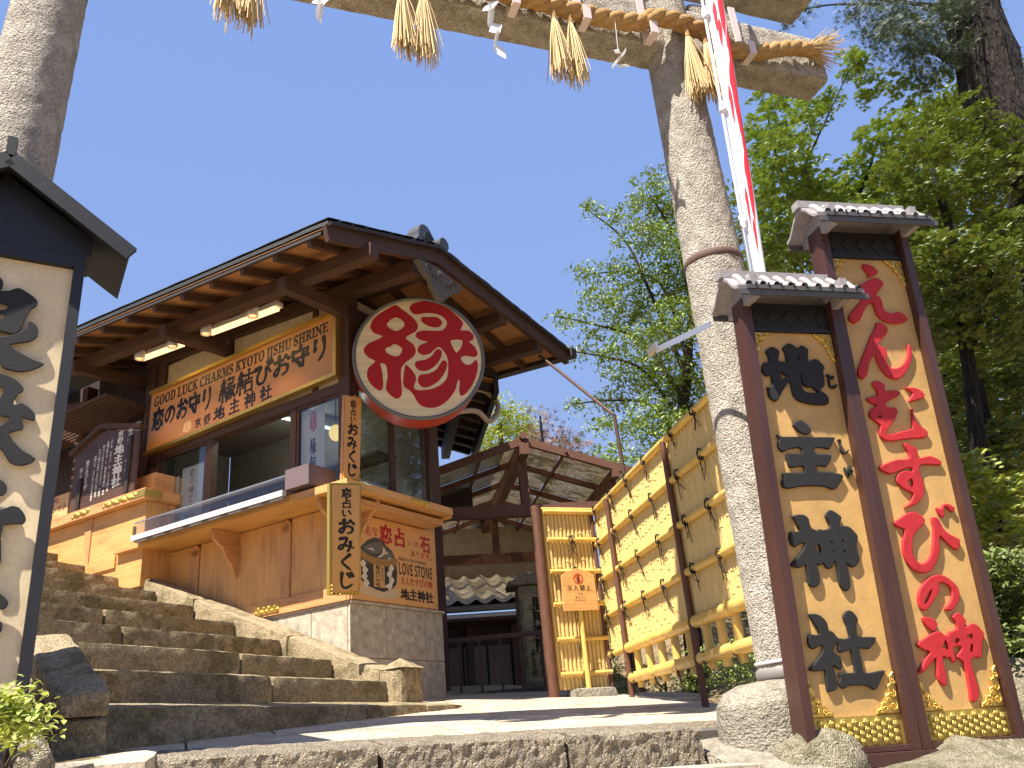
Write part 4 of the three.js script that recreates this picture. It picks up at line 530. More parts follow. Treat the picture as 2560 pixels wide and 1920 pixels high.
{ // love stone poster board
  const S = thing('love_stone_board', 'tan printed board with rope tied rock drawing and LOVE STONE lettering', 'sign', BP, BR);
  const bl = V(0.0, 2.8, 0.028), br = V(1.25, 2.8, 0.028), tl = V(0.0, 3.585, 0.028), tr = V(1.25, 3.585, 0.028);
  part(S, 'board', boardQ(bl, br, tl, tr, 0.02, V(0, 0, 1)), M.honey2);
  const t = canvasTex(1250, 785, '#dba363', (g, w, h) => {
    grainOver(g, w, h, 0.03, 200, true);
    const red = '#b0201c', ink = '#1f1812';
    g.fillStyle = '#c9b08a'; g.beginPath(); g.ellipse(380, 690, 290, 60, 0, 0, 7); g.fill();
    const poly = (c, ...p) => { g.fillStyle = c; g.beginPath(); for (let i = 0; i < p.length; i += 2) i ? g.lineTo(p[i], p[i + 1]) : g.moveTo(p[i], p[i + 1]); g.closePath(); g.fill(); };
    poly('#4d4842', 120, 300, 210, 230, 300, 190, 420, 185, 470, 240, 560, 285, 620, 370, 635, 480, 620, 600, 560, 650, 430, 690, 330, 680, 200, 650, 120, 610);
    poly('#3a3530', 130, 420, 330, 470, 520, 430, 630, 460, 615, 600, 540, 655, 420, 690, 200, 650, 120, 600);
    poly('#6b655c', 150, 300, 260, 250, 400, 220, 440, 260, 380, 330, 260, 350); poly('#6b655c', 380, 340, 470, 270, 560, 310, 600, 390, 480, 400);
    poly('#cdbfa2', 440, 250, 470, 300, 520, 320, 460, 330, 400, 370, 340, 380, 420, 330); poly('#cdbfa2', 200, 310, 280, 290, 320, 320, 250, 312); poly('#cdbfa2', 500, 350, 580, 370, 560, 392, 610, 420, 520, 385); poly('#cdbfa2', 420, 640, 520, 600, 560, 615, 480, 650);
    g.lineCap = 'round'; g.strokeStyle = '#a97f45'; g.lineWidth = 66; g.beginPath(); g.moveTo(120, 360); g.quadraticCurveTo(330, 460, 620, 385); g.stroke();
    g.strokeStyle = '#6f4d22'; g.lineWidth = 5; for (let i = 0; i < 20; i++) { const u = i / 19, X = 130 + u * 480, Y = 366 + 4 * u * (1 - u) * 52 + u * 24; g.beginPath(); g.moveTo(X - 14, Y + 30); g.lineTo(X + 22, Y - 32); g.stroke(); }
    for (const x0 of [150, 540]) for (let i = 0; i < 4; i++) { const m = x0 > 300 ? (i % 2 ? -22 : 10) : (i % 2 ? 18 : 0) + i * 8, X = x0 + m, Y = 415 + i * 58; poly('#d9cdb4', X, Y, X + 44, Y + 34, X, Y + 84, X - 44, Y + 44); }
    g.fillStyle = '#c89a5c'; g.fillRect(290, 440, 160, 215); g.strokeStyle = '#3a2c1a'; g.lineWidth = 3; g.strokeRect(290, 440, 160, 215);
    columnText(g, '恋占いの石', 320, 450, 66, 40, 0.17, ink); columnText(g, '地主神社', 398, 458, 36, 34, 0.1, '#5a4326');
    rowText(g, '有名な', 66, 88, 100, 94, 0.13, red, 104); rowText(g, '恋占', 385, 52, 190, 176, 0.19, red, 208); rowText(g, 'いの', 808, 138, 82, 72, 0.13, red, 98); drawGlyph(g, '石', 1010, 66, 170, 170, 0.19, red);
    rowText(g, 'あります。', 850, 240, 74, 68, 0.13, red, 78);
    g.fillStyle = ink; g.font = 'bold 52px sans-serif'; g.save(); g.translate(660, 362); g.scale(0.9, 1); g.fillText('Here is the Famous,', 0, 0); g.restore();
    g.font = 'bold 150px sans-serif'; g.save(); g.translate(655, 496); const m = g.measureText('LOVE STONE').width; g.scale(540 / m, 1.05); g.fillText('LOVE STONE', 0, 0); g.restore();
    rowText(g, 'えんむすびの神', 680, 516, 76, 80, 0.14, red, 72);
    rowText(g, '地主神社', 680, 632, 124, 104, 0.2, ink, 128);
  });
  const f = (a) => a.clone().add(V(0, 0, 0.003)); part(S, 'printed_face', quad(f(bl), f(br), f(tl), f(tr)), printMat(t, { roughness: 0.5 }));
  for (const [x, y] of [[1.225, 3.56], [1.225, 2.825], [0.05, 2.83]]) part(S, 'screw', cyl(V(x, y, 0.03), V(x, y, 0.037), 0.008, 0.008, 10), M.goldDull);
}
{ // round drum sign
  const q = new THREE.Quaternion().setFromRotationMatrix(new THREE.Matrix4().makeBasis(V(0.97, 0.0, -0.242).normalize(), V(0.013, 0.999, 0.051).normalize(), V(0.242, -0.052, 0.969).normalize()));
  const D = thing('round_drum_sign', 'round red drum sign with big red character on ivory face under the gable', 'sign', V(-0.898, 5.119, -7.611), q), rad = 0.665;
  part(D, 'drum', cyl(V(0, 0, -0.3), V(0, 0, -0.004), rad - 0.012, rad - 0.004, 80), M.drum);
  part(D, 'face_panel', cyl(V(0, 0, -0.003), V(0, 0, 0.004), rad - 0.03, rad - 0.03, 80), M.ivory);
  const tor = new THREE.TorusGeometry(rad - 0.018, 0.02, 10, 90); tor.scale(1, 1, 1.2); part(D, 'metal_rim', tor, M.ring);
  part(D, 'red_character', letter('en', 0.003, 0.0005, 0.0045), M.drumInk);
  part(D, 'mounting_arm', cyl(V(-0.3, 0.3, -0.3), V(-0.3, 0.3, -0.75), 0.03, 0.03, 10), M.darkWood);
  part(D, 'mounting_arm', cyl(V(-0.2, -0.25, -0.3), V(-0.2, -0.25, -0.75), 0.03, 0.03, 10), M.darkWood);
}
{ // glass display case on the ledge
  const C = thing('display_case', 'long low glass display case with pale metal rim on the counter ledge', 'display case', BP, BR);
  const x0 = -0.47, x1 = -0.12, z0 = -2.55, z1 = -0.35;
  part(C, 'base', b6(x0 + 0.02, x1, 3.768, 3.79, z0, z1), M.greyPaint);
  part(C, 'front_rim', b6(x0 - 0.03, x0 + 0.018, 3.735, 3.79, z0, z1), M.pinkPaint);
  part(C, 'front_rim_lower', b6(x0 - 0.02, x0 + 0.018, 3.712, 3.733, z0 + 0.05, z1), M.greyPaint);
  for (let i = 0; i < 7; i++) part(C, 'rim_slot', b6(x0 - 0.024, x0 - 0.0202, 3.717, 3.728, z0 + 0.25 + i * 0.28, z0 + 0.35 + i * 0.28), M.cord);
  part(C, 'glass_front', b6(x0, x0 + 0.005, 3.792, 3.925, z0, z1), M.glass); part(C, 'glass_top', b6(x0, x1, 3.927, 3.933, z0, z1), M.glass);
  part(C, 'glass_edge', b6(x0 - 0.004, x0 + 0.012, 3.926, 3.936, z0, z1), M.steel);
  part(C, 'end_panel', b6(x0, x1, 3.792, 3.98, z1 + 0.002, z1 + 0.3), mat([0.17, 0.12, 0.12], { roughness: 0.5 }));
  part(C, 'end_bracket', b6(x0 - 0.005, x0 + 0.03, 3.792, 3.9, z0 - 0.02, z0 - 0.002), M.goldDull);
  const cols = [[0.5, 0.1, 0.1], [0.7, 0.66, 0.5], [0.1, 0.2, 0.4], [0.6, 0.4, 0.1], [0.75, 0.7, 0.68]];
  for (let i = 0; i < 14; i++) { const z = z0 + 0.15 + i * 0.145; const o = single('charm_packet', `${['red', 'cream', 'navy', 'ochre', 'white'][i % 5]} charm packet in the display case, ${['first', 'second', 'third', 'fourth', 'fifth', 'sixth', 'seventh', 'eighth', 'ninth', 'tenth', 'eleventh', 'twelfth', 'thirteenth', 'fourteenth'][i]} from the story board end`, 'charm packet', (() => { const g = box(0.12, 0.012, 0.08, 0, 0, 0); return g; })(), mat(cols[i % 5], { roughness: 0.6 }), { group: 'charm packets in the display case' }); o.position.copy(bw(-0.3, 3.797, z)); o.rotation.y = BR + rr(-0.1, 0.1); }
}
{ // dark notice board with white writing
  const S = thing('wooden_story_board', 'dark plank board with peaked cap and white brushed columns of writing', 'sign', BP, BR);
  const X = -0.4, f = (z, y, dx = 0) => V(X + dx, y, z);
  const zl = -3.9, zr = -2.72, zm = (zl + zr) / 2;
  const n = 6; for (let i = 0; i < n; i++) { const a = zl + (zr - zl) * i / n, b = zl + (zr - zl) * (i + 1) / n - 0.003, ht = (z) => 5.22 - Math.abs(z - zm + 0.1) * 0.28; part(S, 'plank', stone(hexa((i2, j, k) => { const z = i2 ? b : a; return f(z, j ? ht(z) : 4.33, k ? 0 : 0.03); }), 1, 1, 1, 0, 1, 0.0001), M.board); }
  const t = canvasTex(620, 620, null, (g, w, h) => {
    const white = '#e9e4da';
    columnText(g, '恋の神さま良縁の神さま', 516, 70, 46, 43, 0.15, white); columnText(g, '京都', 416, 66, 58, 56, 0.15, white); columnText(g, '地主神社', 400, 184, 88, 92, 0.19, white);
    const cs = ['一日にあるおみくじは日本一えんの神さま', '良縁の神さまとして有名な地主神社はまの', '恋占いの石あります入りなさい大のまま', 'お守り結びの恋のしあわせにあります', 'や京都に日々さまにおしわせあります'];
    cs.forEach((s, i) => columnText(g, s, 352 - i * 38, 92 + i * 22, 26, 25, 0.13, white));
    columnText(g, '皆さまどうぞ', 120, 220, 38, 44, 0.13, white); columnText(g, 'おしあわせに', 62, 270, 40, 44, 0.13, white);
  });
  part(S, 'white_writing', quad(f(zl, 4.36, -0.004), f(zr, 4.36, -0.004), f(zl, 5.2, -0.004), f(zr, 5.2, -0.004)), new THREE.MeshStandardMaterial({ map: t, transparent: true, alphaTest: 0.5, roughness: 0.8 }));
  part(S, 'cap_rail', bar(f(zm - 0.1, 5.26), f(zl - 0.08, 5.05), 0.09, 0.05), M.brown); part(S, 'cap_rail', bar(f(zm - 0.1, 5.26), f(zr + 0.06, 5.06), 0.09, 0.05), M.brown);
  part(S, 'batten', b6(X - 0.02, X - 0.002, 4.34, 5.0, zr - 0.16, zr - 0.1), M.darkWood); part(S, 'batten', b6(X - 0.02, X - 0.002, 4.32, 4.7, zl + 0.14, zl + 0.2), M.darkWood);
  const P = thing('pamphlet_sign', 'small tan pamphlet box label standing left of the story board', 'sign', BP, BR);
  part(P, 'board', b6(-0.36, -0.33, 4.32, 4.62, -4.5, -4.0), M.honey2);
  const t2 = canvasTex(400, 240, '#d9ab72', (g) => { rowText(g, '神社', 130, 16, 60, 60, 0.14, '#a8261f'); rowText(g, 'フレット', 60, 84, 84, 84, 0.15, '#231a12', 80); rowText(g, 'さい', 150, 178, 50, 50, 0.12, '#231a12'); });
  part(P, 'printed_face', quad(V(-0.364, 4.325, -4.5), V(-0.364, 4.325, -4.0), V(-0.364, 4.615, -4.5), V(-0.364, 4.615, -4.0)), printMat(t2));
}
{ // lamps under the eaves
  const warm = new THREE.Color(1, 0.72, 0.36);
  const fl = (z0, z1, label) => {
    const F = thing('tube_lamp', label, 'lamp', BP, BR, { group: 'lamps under the eaves' });
    const y = (z) => sy(5.76, z), x = -0.45;
    part(F, 'housing', bar(V(x, y(z0), z0), V(x, y(z1), z1), 0.09, 0.05), M.whitePaint);
    part(F, 'tube', bar(V(x, y(z0) - 0.038, z0 + 0.04), V(x, y(z1) - 0.038, z1 - 0.04), 0.07, 0.024), new THREE.MeshStandardMaterial({ color: 0xffe9c0, emissive: warm, emissiveIntensity: 0.6 }));
    const w = bw(x, y((z0 + z1) / 2) - 0.055, (z0 + z1) / 2), l = new THREE.RectAreaLight(warm, 2.6, z1 - z0, 0.07); l.position.copy(w); scene.add(l); l.lookAt(w.x, w.y - 1, w.z); l.rotation.set(-Math.PI / 2, 0, BR + Math.PI / 2); l.name = 'tube_lamp_light';
    l.quaternion.setFromRotationMatrix(new THREE.Matrix4().makeBasis(V(BS, 0, BC), V(BC, 0, -BS), V(0, 1, 0)));
  };
  fl(-2.78, -1.98, 'lit yellow tube lamp under the eaves near the lantern sign'); fl(-1.6, -0.5, 'lit yellow tube lamp under the eaves above JISHU SHRINE');
  for (const [z, lab] of [[-2.62, 'bell shaped spot lamp at the far end of the eaves'], [-2.05, 'spot lamp beside the cross arm over CHARMS'], [-1.5, 'spot lamp at the start of the longer tube lamp'], [-0.78, 'spot lamp near the gable end of the longer tube lamp']]) {
    const y = sy(5.74, z), x = -0.55, S = thing('spot_lamp', lab, 'lamp', BP, BR, { group: 'lamps under the eaves' });
    const pr = [[0.02, 0.1], [0.045, 0.095], [0.055, 0.07], [0.058, 0.0], [0.055, -0.03], [0.05, -0.03], [0.052, 0.0], [0.045, 0.06]].map((q) => new THREE.Vector2(...q)); const g = new THREE.LatheGeometry(pr, 20); g.translate(x, y - 0.05, z); part(S, 'shade', g, M.whitePaint);
    const b = new THREE.SphereGeometry(0.04, 14, 10); b.scale(1, 0.6, 1); b.translate(x, y - 0.06, z); part(S, 'bulb', b, new THREE.MeshStandardMaterial({ color: 0xffddb0, emissive: new THREE.Color(1, 0.5, 0.2), emissiveIntensity: 0.52 }));
    part(S, 'stem', cyl(V(x, y + 0.04, z), V(x, y + 0.16, z), 0.012, 0.012, 8), M.steel);
    const l = new THREE.SpotLight(new THREE.Color(1, 0.6, 0.3), 1.1, 6, 0.8, 0.7); l.position.copy(bw(x, y - 0.1, z)); l.target.position.copy(bw(x + 0.1, y - 2, z)); l.castShadow = true; l.name = 'spot_lamp_light'; scene.add(l, l.target);
  }
  // indoor tubes
  const cool = new THREE.Color(0.78, 1, 0.95);
  for (const [a, b, lab] of [[V(0.3, 5.06, -2.2), V(0.3, 5.08, -1.0), 'white ceiling tube lamp just inside the counter window'], [V(0.55, 5.1, -1.5), V(1.25, 5.1, -1.35), 'bluish tube lamp running to the back of the shop room'], [V(0.5, 4.1, -0.45), V(0.95, 4.05, -0.35), 'low tube lamp behind the corner window pane']]) {
    const F = thing('room_tube_lamp', lab, 'lamp', BP, BR); part(F, 'tube', cyl(a, b, 0.016, 0.016, 10), new THREE.MeshStandardMaterial({ color: 0xffffff, emissive: cool, emissiveIntensity: 0.56 })); part(F, 'housing', bar(a.clone().add(V(0, 0.035, 0)), b.clone().add(V(0, 0.035, 0)), 0.05, 0.03), M.whitePaint);
    const l = new THREE.PointLight(cool, 0.16, 5); l.position.copy(bw((a.x + b.x) / 2, (a.y + b.y) / 2 - 0.06, (a.z + b.z) / 2)); l.name = 'room_lamp_light'; l.castShadow = true; scene.add(l);
  }
  const pl = thing('paper_lantern_lamp', 'small glowing oval lantern behind the corner window', 'lamp', BP, BR); const g = new THREE.SphereGeometry(0.07, 16, 12); g.scale(1, 1.25, 1); g.translate(0.25, 4.55, -0.4); part(pl, 'globe', g, new THREE.MeshStandardMaterial({ color: 0xffdf9a, emissive: new THREE.Color(1, 0.7, 0.25), emissiveIntensity: 0.45 })); part(pl, 'cord', cyl(V(0.25, 4.63, -0.4), V(0.25, 5.24, -0.4), 0.005), M.cord);
  // papers and hanging cloth in the windows
  const N = (name, label, a, b, y0, y1, fn) => { const o = thing(name, label, 'notice', BP, BR); const x = 0.03; part(o, 'sheet', quad(V(x, y0, a), V(x, y0, b), V(x, y1, a), V(x, y1, b)), printMat(canvasTex(256, 320, '#b9c0cc', fn), { roughness: 0.7 })); };
  N('paper_notice', 'pale blue paper notice taped inside the left window pane', -2.82, -2.55, 4.1, 4.55, (g) => { g.fillStyle = '#3a4460'; for (let i = 0; i < 5; i++) g.fillRect(30 + i * 42, 150, 26, 60); g.fillStyle = '#9a5a4a'; g.fillRect(60, 40, 140, 26); });
  N('paper_notice', 'second paper notice with small print beside the window post', -2.5, -2.14, 4.0, 4.62, (g) => { g.fillStyle = '#8a7a9a'; columnText(g, '恋の神さま', 90, 20, 60, 50, 0.1, '#7a3a4a'); g.fillStyle = '#333'; g.fillRect(60, 286, 120, 10); });
  N('window_banner', 'white hanging cloth with red emblem behind the corner window', -0.66, -0.34, 3.85, 4.78, (g) => { g.fillStyle = '#c9c6c8'; g.fillRect(0, 0, 256, 320); circleMark(g, 128, 50, 44, '#a83a40'); columnText(g, '縁結び', 92, 110, 72, 60, 0.14, '#2b2626'); });
}
/* ---------- torii, rope, tassels, paper streamers ---------- */
const TP = V(1.397, 0, -4.88), TB = 69.3 * Math.PI / 180;
const TE = V(Math.sin(TB), 0, -Math.cos(TB)), TW = V(Math.sin(TB + Math.PI / 2), 0, -Math.cos(TB + Math.PI / 2));
const TQ = new THREE.Quaternion().setFromRotationMatrix(new THREE.Matrix4().makeBasis(TE, V(0, 1, 0), TW));
function rough(g, amp, freq) { const p = g.attributes.position, n = g.attributes.normal; for (let i = 0; i < p.count; i++) { const x = p.getX(i), y = p.getY(i), z = p.getZ(i), k = amp * (noise3(x * freq, y * freq, z * freq) + 0.5 * noise3(x * freq * 2.3, y * freq * 2.3, z * freq * 2.3)); p.setXYZ(i, x + n.getX(i) * k, y + n.getY(i) * k, z + n.getZ(i) * k); } g.computeVertexNormals(); return g; }
{
  const T = thing('stone_torii', 'tall grey granite torii gate with rough hammered pillars', 'torii gate', TP, TQ);
  const pillar = (x0, x1, ybase) => {
    const a = V(x0, ybase, 0), b = V(x1, 7.0, 0);
    const g = cyl(a, b, 0.205, 0.172, 56, 170); return part(T, 'pillar', rough(g, 0.0035, 26), M.torii);
  };
  pillar(0, 0.02, 1.5); pillar(-4.2, -4.02, 1.5);
  const ring = (x, y, r) => { const g = new THREE.TorusGeometry(r, 0.012, 8, 48); g.rotateX(Math.PI / 2); g.scale(1, 2.5, 1); g.translate(x, y, 0); return g; };
  part(T, 'iron_band', ring(0.012, 4.3, 0.186), mat([0.12, 0.07, 0.05], { roughness: 0.8 }));
  part(T, 'steel_collar', ring(0, 1.72, 0.204), M.greyPaint);
  part(T, 'tie_beam', stone(hexa((a, b, c) => V(a ? 1.36 : -5.35, (b ? 6.5 : 6.06), c ? 0.13 : -0.13)), 130, 12, 8, 0.0045, 22, 0.02), M.torii);
  part(T, 'wedge', stone(hexa((a, b, c) => V(a ? 0.62 : 0.2, (b ? 6.62 : 6.502) + (a && b ? 0.05 : 0), c ? 0.09 : -0.09)), 8, 4, 4, 0.003, 14), M.torii);
  part(T, 'top_lintel', stone(hexa((a, b, c) => V(a ? 1.5 : -5.5, (b ? 7.42 : 7.02), c ? 0.22 : -0.22)), 60, 6, 6, 0.004, 14), M.torii);
  const foot = (x) => { const pts = [[0, 0.2], [0.24, 0.2], [0.36, 0.185], [0.45, 0.15], [0.5, 0.09], [0.515, 0.0], [0.51, -0.25], [0, -0.25]].map((q) => new THREE.Vector2(...q)).reverse(); const g = new THREE.LatheGeometry(pts, 48); g.scale(1, 1, 0.6); g.translate(x, 1.49, 0); g.computeVertexNormals(); part(T, 'base_stone', rough(uvBox(toCreasedNormals(g, 0.6)), 0.003, 20), M.graniteDark); };
  foot(0); foot(-4.2);
  // white rope brackets
  for (const x of [-2.4, -1.31, -0.79, -0.27, 0.55]) {
    part(T, 'rope_bracket', mergeGeometries([b6(x - 0.028, x + 0.028, 6.02, 6.6, 0.14, 0.152), b6(x - 0.028, x + 0.028, 6.02, 6.032, 0.152, 0.27), b6(x - 0.028, x + 0.028, 6.032, 6.14, 0.258, 0.27)]), M.pinkPaint);
  }
  part(T, 'white_strap', (() => { const g = new THREE.TorusGeometry(0.209, 0.004, 6, 48); g.rotateX(Math.PI / 2); g.scale(1, 2.5, 1); g.rotateZ(0.06); g.translate(0, 1.79, 0); return g; })(), M.whitePaint);
}
{
  const S = thing('sacred_rope', 'thick twisted straw rope with hanging straw tassels and white paper streamers', 'rope', TP, TQ);
  const yr = (x) => 6.14 + 0.07 * Math.cos((x + 0.1) * 5.2) * (x > -0.4 ? 1 : 0.25) + (x > 0.1 ? 0.04 * (x - 0.1) : 0);
  const zr = (x) => 0.205 + (Math.abs(x) < 0.28 ? 0.035 : 0);
  const x0 = -3.5, x1 = 1.2;
  for (let s = 0; s < 3; s++) {
    const p = []; for (let i = 0; i <= 150; i++) { const x = x0 + (x1 - x0) * i / 150, a = x * 19 + s * 2.094, tp = x > 0.3 ? 1 - 0.25 * (x - 0.3) : 1; p.push(V(x, yr(x) + 0.03 * tp * Math.sin(a), zr(x) + 0.03 * tp * Math.cos(a))); }
    const g = new THREE.TubeGeometry(new THREE.CatmullRomCurve3(p), 420, 0.038, 10); const uv = g.attributes.uv; for (let i = 0; i < uv.count; i++) uv.setXY(i, uv.getX(i) * 6, uv.getY(i) * 0.24 + uv.getX(i) * 2);
    part(S, 'strand', rough(g, 0.003, 60), M.rope);
  }
  const wisps = []; for (let i = 0; i < 260; i++) { const x = rr(x0, x1), a = rr(0, 6.28), y = yr(x) + 0.06 * Math.sin(a), z = zr(x) + 0.06 * Math.cos(a); wisps.push(cyl(V(x, y, z), V(x + rr(-0.06, 0.06), y + rr(-0.03, 0.05), z + rr(0, 0.05)), 0.0016, 0.0008, 4)); }
  part(S, 'loose_fibre', mergeGeometries(wisps), M.straw2);
  const fray = []; for (let i = 0; i < 170; i++) { const a = rr(0, 6.28), r = rr(0, 0.05), p = V(x1 - 0.06, yr(x1) + r * Math.sin(a), zr(x1) + r * Math.cos(a)); fray.push(cyl(p, V(x1 + rr(0.1, 0.24), p.y + rr(-0.05, 0.14) + Math.sin(a) * 0.07, p.z + Math.cos(a) * 0.08 + rr(-0.02, 0.05)), 0.003, 0.0015, 4)); }
  part(S, 'frayed_end', mergeGeometries(fray), M.straw2);
  for (const [x, len] of [[-3.12, 0.62], [-2.99, 0.66], [-2.08, 0.66], [-1.94, 0.7], [-1.03, 0.62], [-0.91, 0.64], [0.0, 0.66], [0.14, 0.64]]) {
    const yt = yr(x) - 0.05, z = zr(x) + 0.02, st = [], st2 = [], neck = 0.1;
    const T = part(S, 'tassel', cyl(V(x, yt + 0.02, z), V(x, yt - neck, z), 0.016, 0.02, 8), M.rope);
    for (let i = 0; i < 120; i++) {
      const a = rr(0, 6.28), q = Math.sqrt(R()), r1 = q * 0.085 * (R() > 0.93 ? 1.6 : 1), l = len * rr(0.78, 1); const p0 = V(x + 0.012 * Math.cos(a) * q, yt - neck + 0.02, z + 0.012 * Math.sin(a) * q), p1 = V(x + 0.55 * r1 * Math.cos(a), yt - l * 0.5, z + 0.55 * r1 * Math.sin(a)), p2 = V(x + r1 * Math.cos(a) + rr(-0.008, 0.008), yt - l, z + r1 * Math.sin(a));
      (R() > 0.35 ? st : st2).push(cyl(p0, p1, 0.0028, 0.0032, 4), cyl(p1, p2, 0.0032, 0.0028, 4));
    }
    part(T, 'straw', mergeGeometries(st), M.straw); part(T, 'straw', mergeGeometries(st2), M.straw2);
  }
  // folded paper streamers
  const shide = (x, y0, z, n, w, h, curl) => {
    const gs = []; let px = x, py = y0, tw = 0;
    for (let i = 0; i < n; i++) { const s = i % 2 ? 1 : -1; const g = new THREE.PlaneGeometry(w, h, 1, 6), p = g.attributes.position; for (let k = 0; k < p.count; k++) { const v = p.getY(k) / h; p.setZ(k, curl * 0.06 * Math.sin(v * 2.5) * s); p.setX(k, p.getX(k) - v * w * 0.35 * s); } g.rotateY(0.5 * s + tw); g.rotateZ(0.12 * s); g.translate(px, py - h / 2, z + 0.01 * i); gs.push(g); py -= h * 0.72; px += s * w * 0.22 + 0.006; tw += curl * 0.4; }
    const m = mergeGeometries(gs); m.computeVertexNormals(); part(S, 'paper_streamer', m, M.paper);
  };
  shide(-2.6, 5.96, 0.24, 4, 0.075, 0.13, 0.4); shide(-1.49, 6.05, 0.24, 5, 0.07, 0.15, 0.5); shide(-0.59, 5.84, 0.24, 3, 0.035, 0.1, 1.1);
  part(S, 'streamer_thread', cyl(V(-0.57, 6.1, 0.25), V(-0.585, 5.8, 0.245), 0.0025, 0.0025, 5), M.paper);
}
{ // tall banner on a pole in front of the right pillar
  const B = thing('prayer_banner', 'narrow white cloth banner with red brushed characters tied to a metal pole', 'banner', V(1.418, 0, -4.536));
  const ln = (y) => 0.0351 * (y - 1.2), lz = (y) => 0.0122 * (y - 1.2), pp = (y) => V(ln(y), y, lz(y));
  part(B, 'pole', cyl(pp(1.2), pp(4.35), 0.014, 0.014, 12), M.steel); part(B, 'pole', cyl(pp(4.35), pp(7.4), 0.011, 0.011, 12), M.whitePaint); part(B, 'pole_joint', cyl(pp(4.33), pp(4.4), 0.018, 0.018, 12), M.greyPaint);
  const prof = [[0.1, 0.0], [0.3, 0.02], [0.45, 0.025], [0.6, 0.02], [0.66, 0.01], [0.68, -0.01], [0.73, -0.06], [0.8, -0.13], [0.9, -0.2], [1.0, -0.27]];
  const y0 = 2.6, y1 = 7.2, ny = 60, pos = [], uv = [], idx = [];
  for (let j = 0; j <= ny; j++) { const v = j / ny, y = y0 + (y1 - y0) * v, w = 0.13 + 0.04 * (y - 3.94); prof.forEach(([x, z], i) => { pos.push(ln(y) + x * w + 0.002 * Math.sin(y * 5 + i), y, lz(y) + z + 0.008 * Math.sin(y * 3.1 + i * 0.7) * (i / 9)); uv.push(i / 9, v); }); }
  for (let j = 0; j < ny; j++) for (let i = 0; i < 9; i++) { const a = j * 10 + i; idx.push(a, a + 1, a + 11, a, a + 11, a + 10); }
  const g = new THREE.BufferGeometry(); g.setAttribute('position', new THREE.Float32BufferAttribute(pos, 3)); g.setAttribute('uv', new THREE.Float32BufferAttribute(uv, 2)); g.setIndex(idx); g.computeVertexNormals();
  const t = canvasTex(256, 2048, '#efeff2', (c, w, h) => {
    const blob = (x, y, s, k) => { c.fillStyle = '#dc1f35'; c.save(); c.translate(x, y); c.scale(s, s * k); c.beginPath(); c.moveTo(10, -60); c.quadraticCurveTo(34, -20, 26, 20); c.quadraticCurveTo(20, 60, 2, 110); c.quadraticCurveTo(-14, 60, -10, 10); c.quadraticCurveTo(-24, -10, 10, -60); c.fill(); c.restore(); };
    for (const [x, y, s, k] of [[70, 300, 1.2, 1.5], [66, 440, 1.2, 1.3], [28, 500, 0.5, 1.6], [40, 570, 0.6, 1.2], [86, 640, 1.1, 1.5], [70, 790, 1.3, 1.5], [34, 840, 0.6, 1.6], [80, 960, 1.3, 1.4], [64, 1110, 1.1, 1.5], [30, 1200, 0.5, 1.8], [48, 1300, 0.6, 1.2], [150, 700, 1.2, 1.6], [150, 1000, 1.2, 1.8], [170, 1400, 1.2, 1.6]]) blob(x, y, s, k);
  });
  part(B, 'cloth', g, new THREE.MeshPhysicalMaterial({ map: t, roughness: 0.85, transmission: 0.15, thickness: 0 }));
  for (const y of [3.45, 4.35, 5.25, 6.1, 6.8]) { const k = new THREE.SphereGeometry(0.024, 10, 12); k.scale(1, 2.6, 1); k.translate(ln(y) + 0.006, y, lz(y)); part(B, 'tie', rough(k, 0.012, 30), M.cloth); }
}
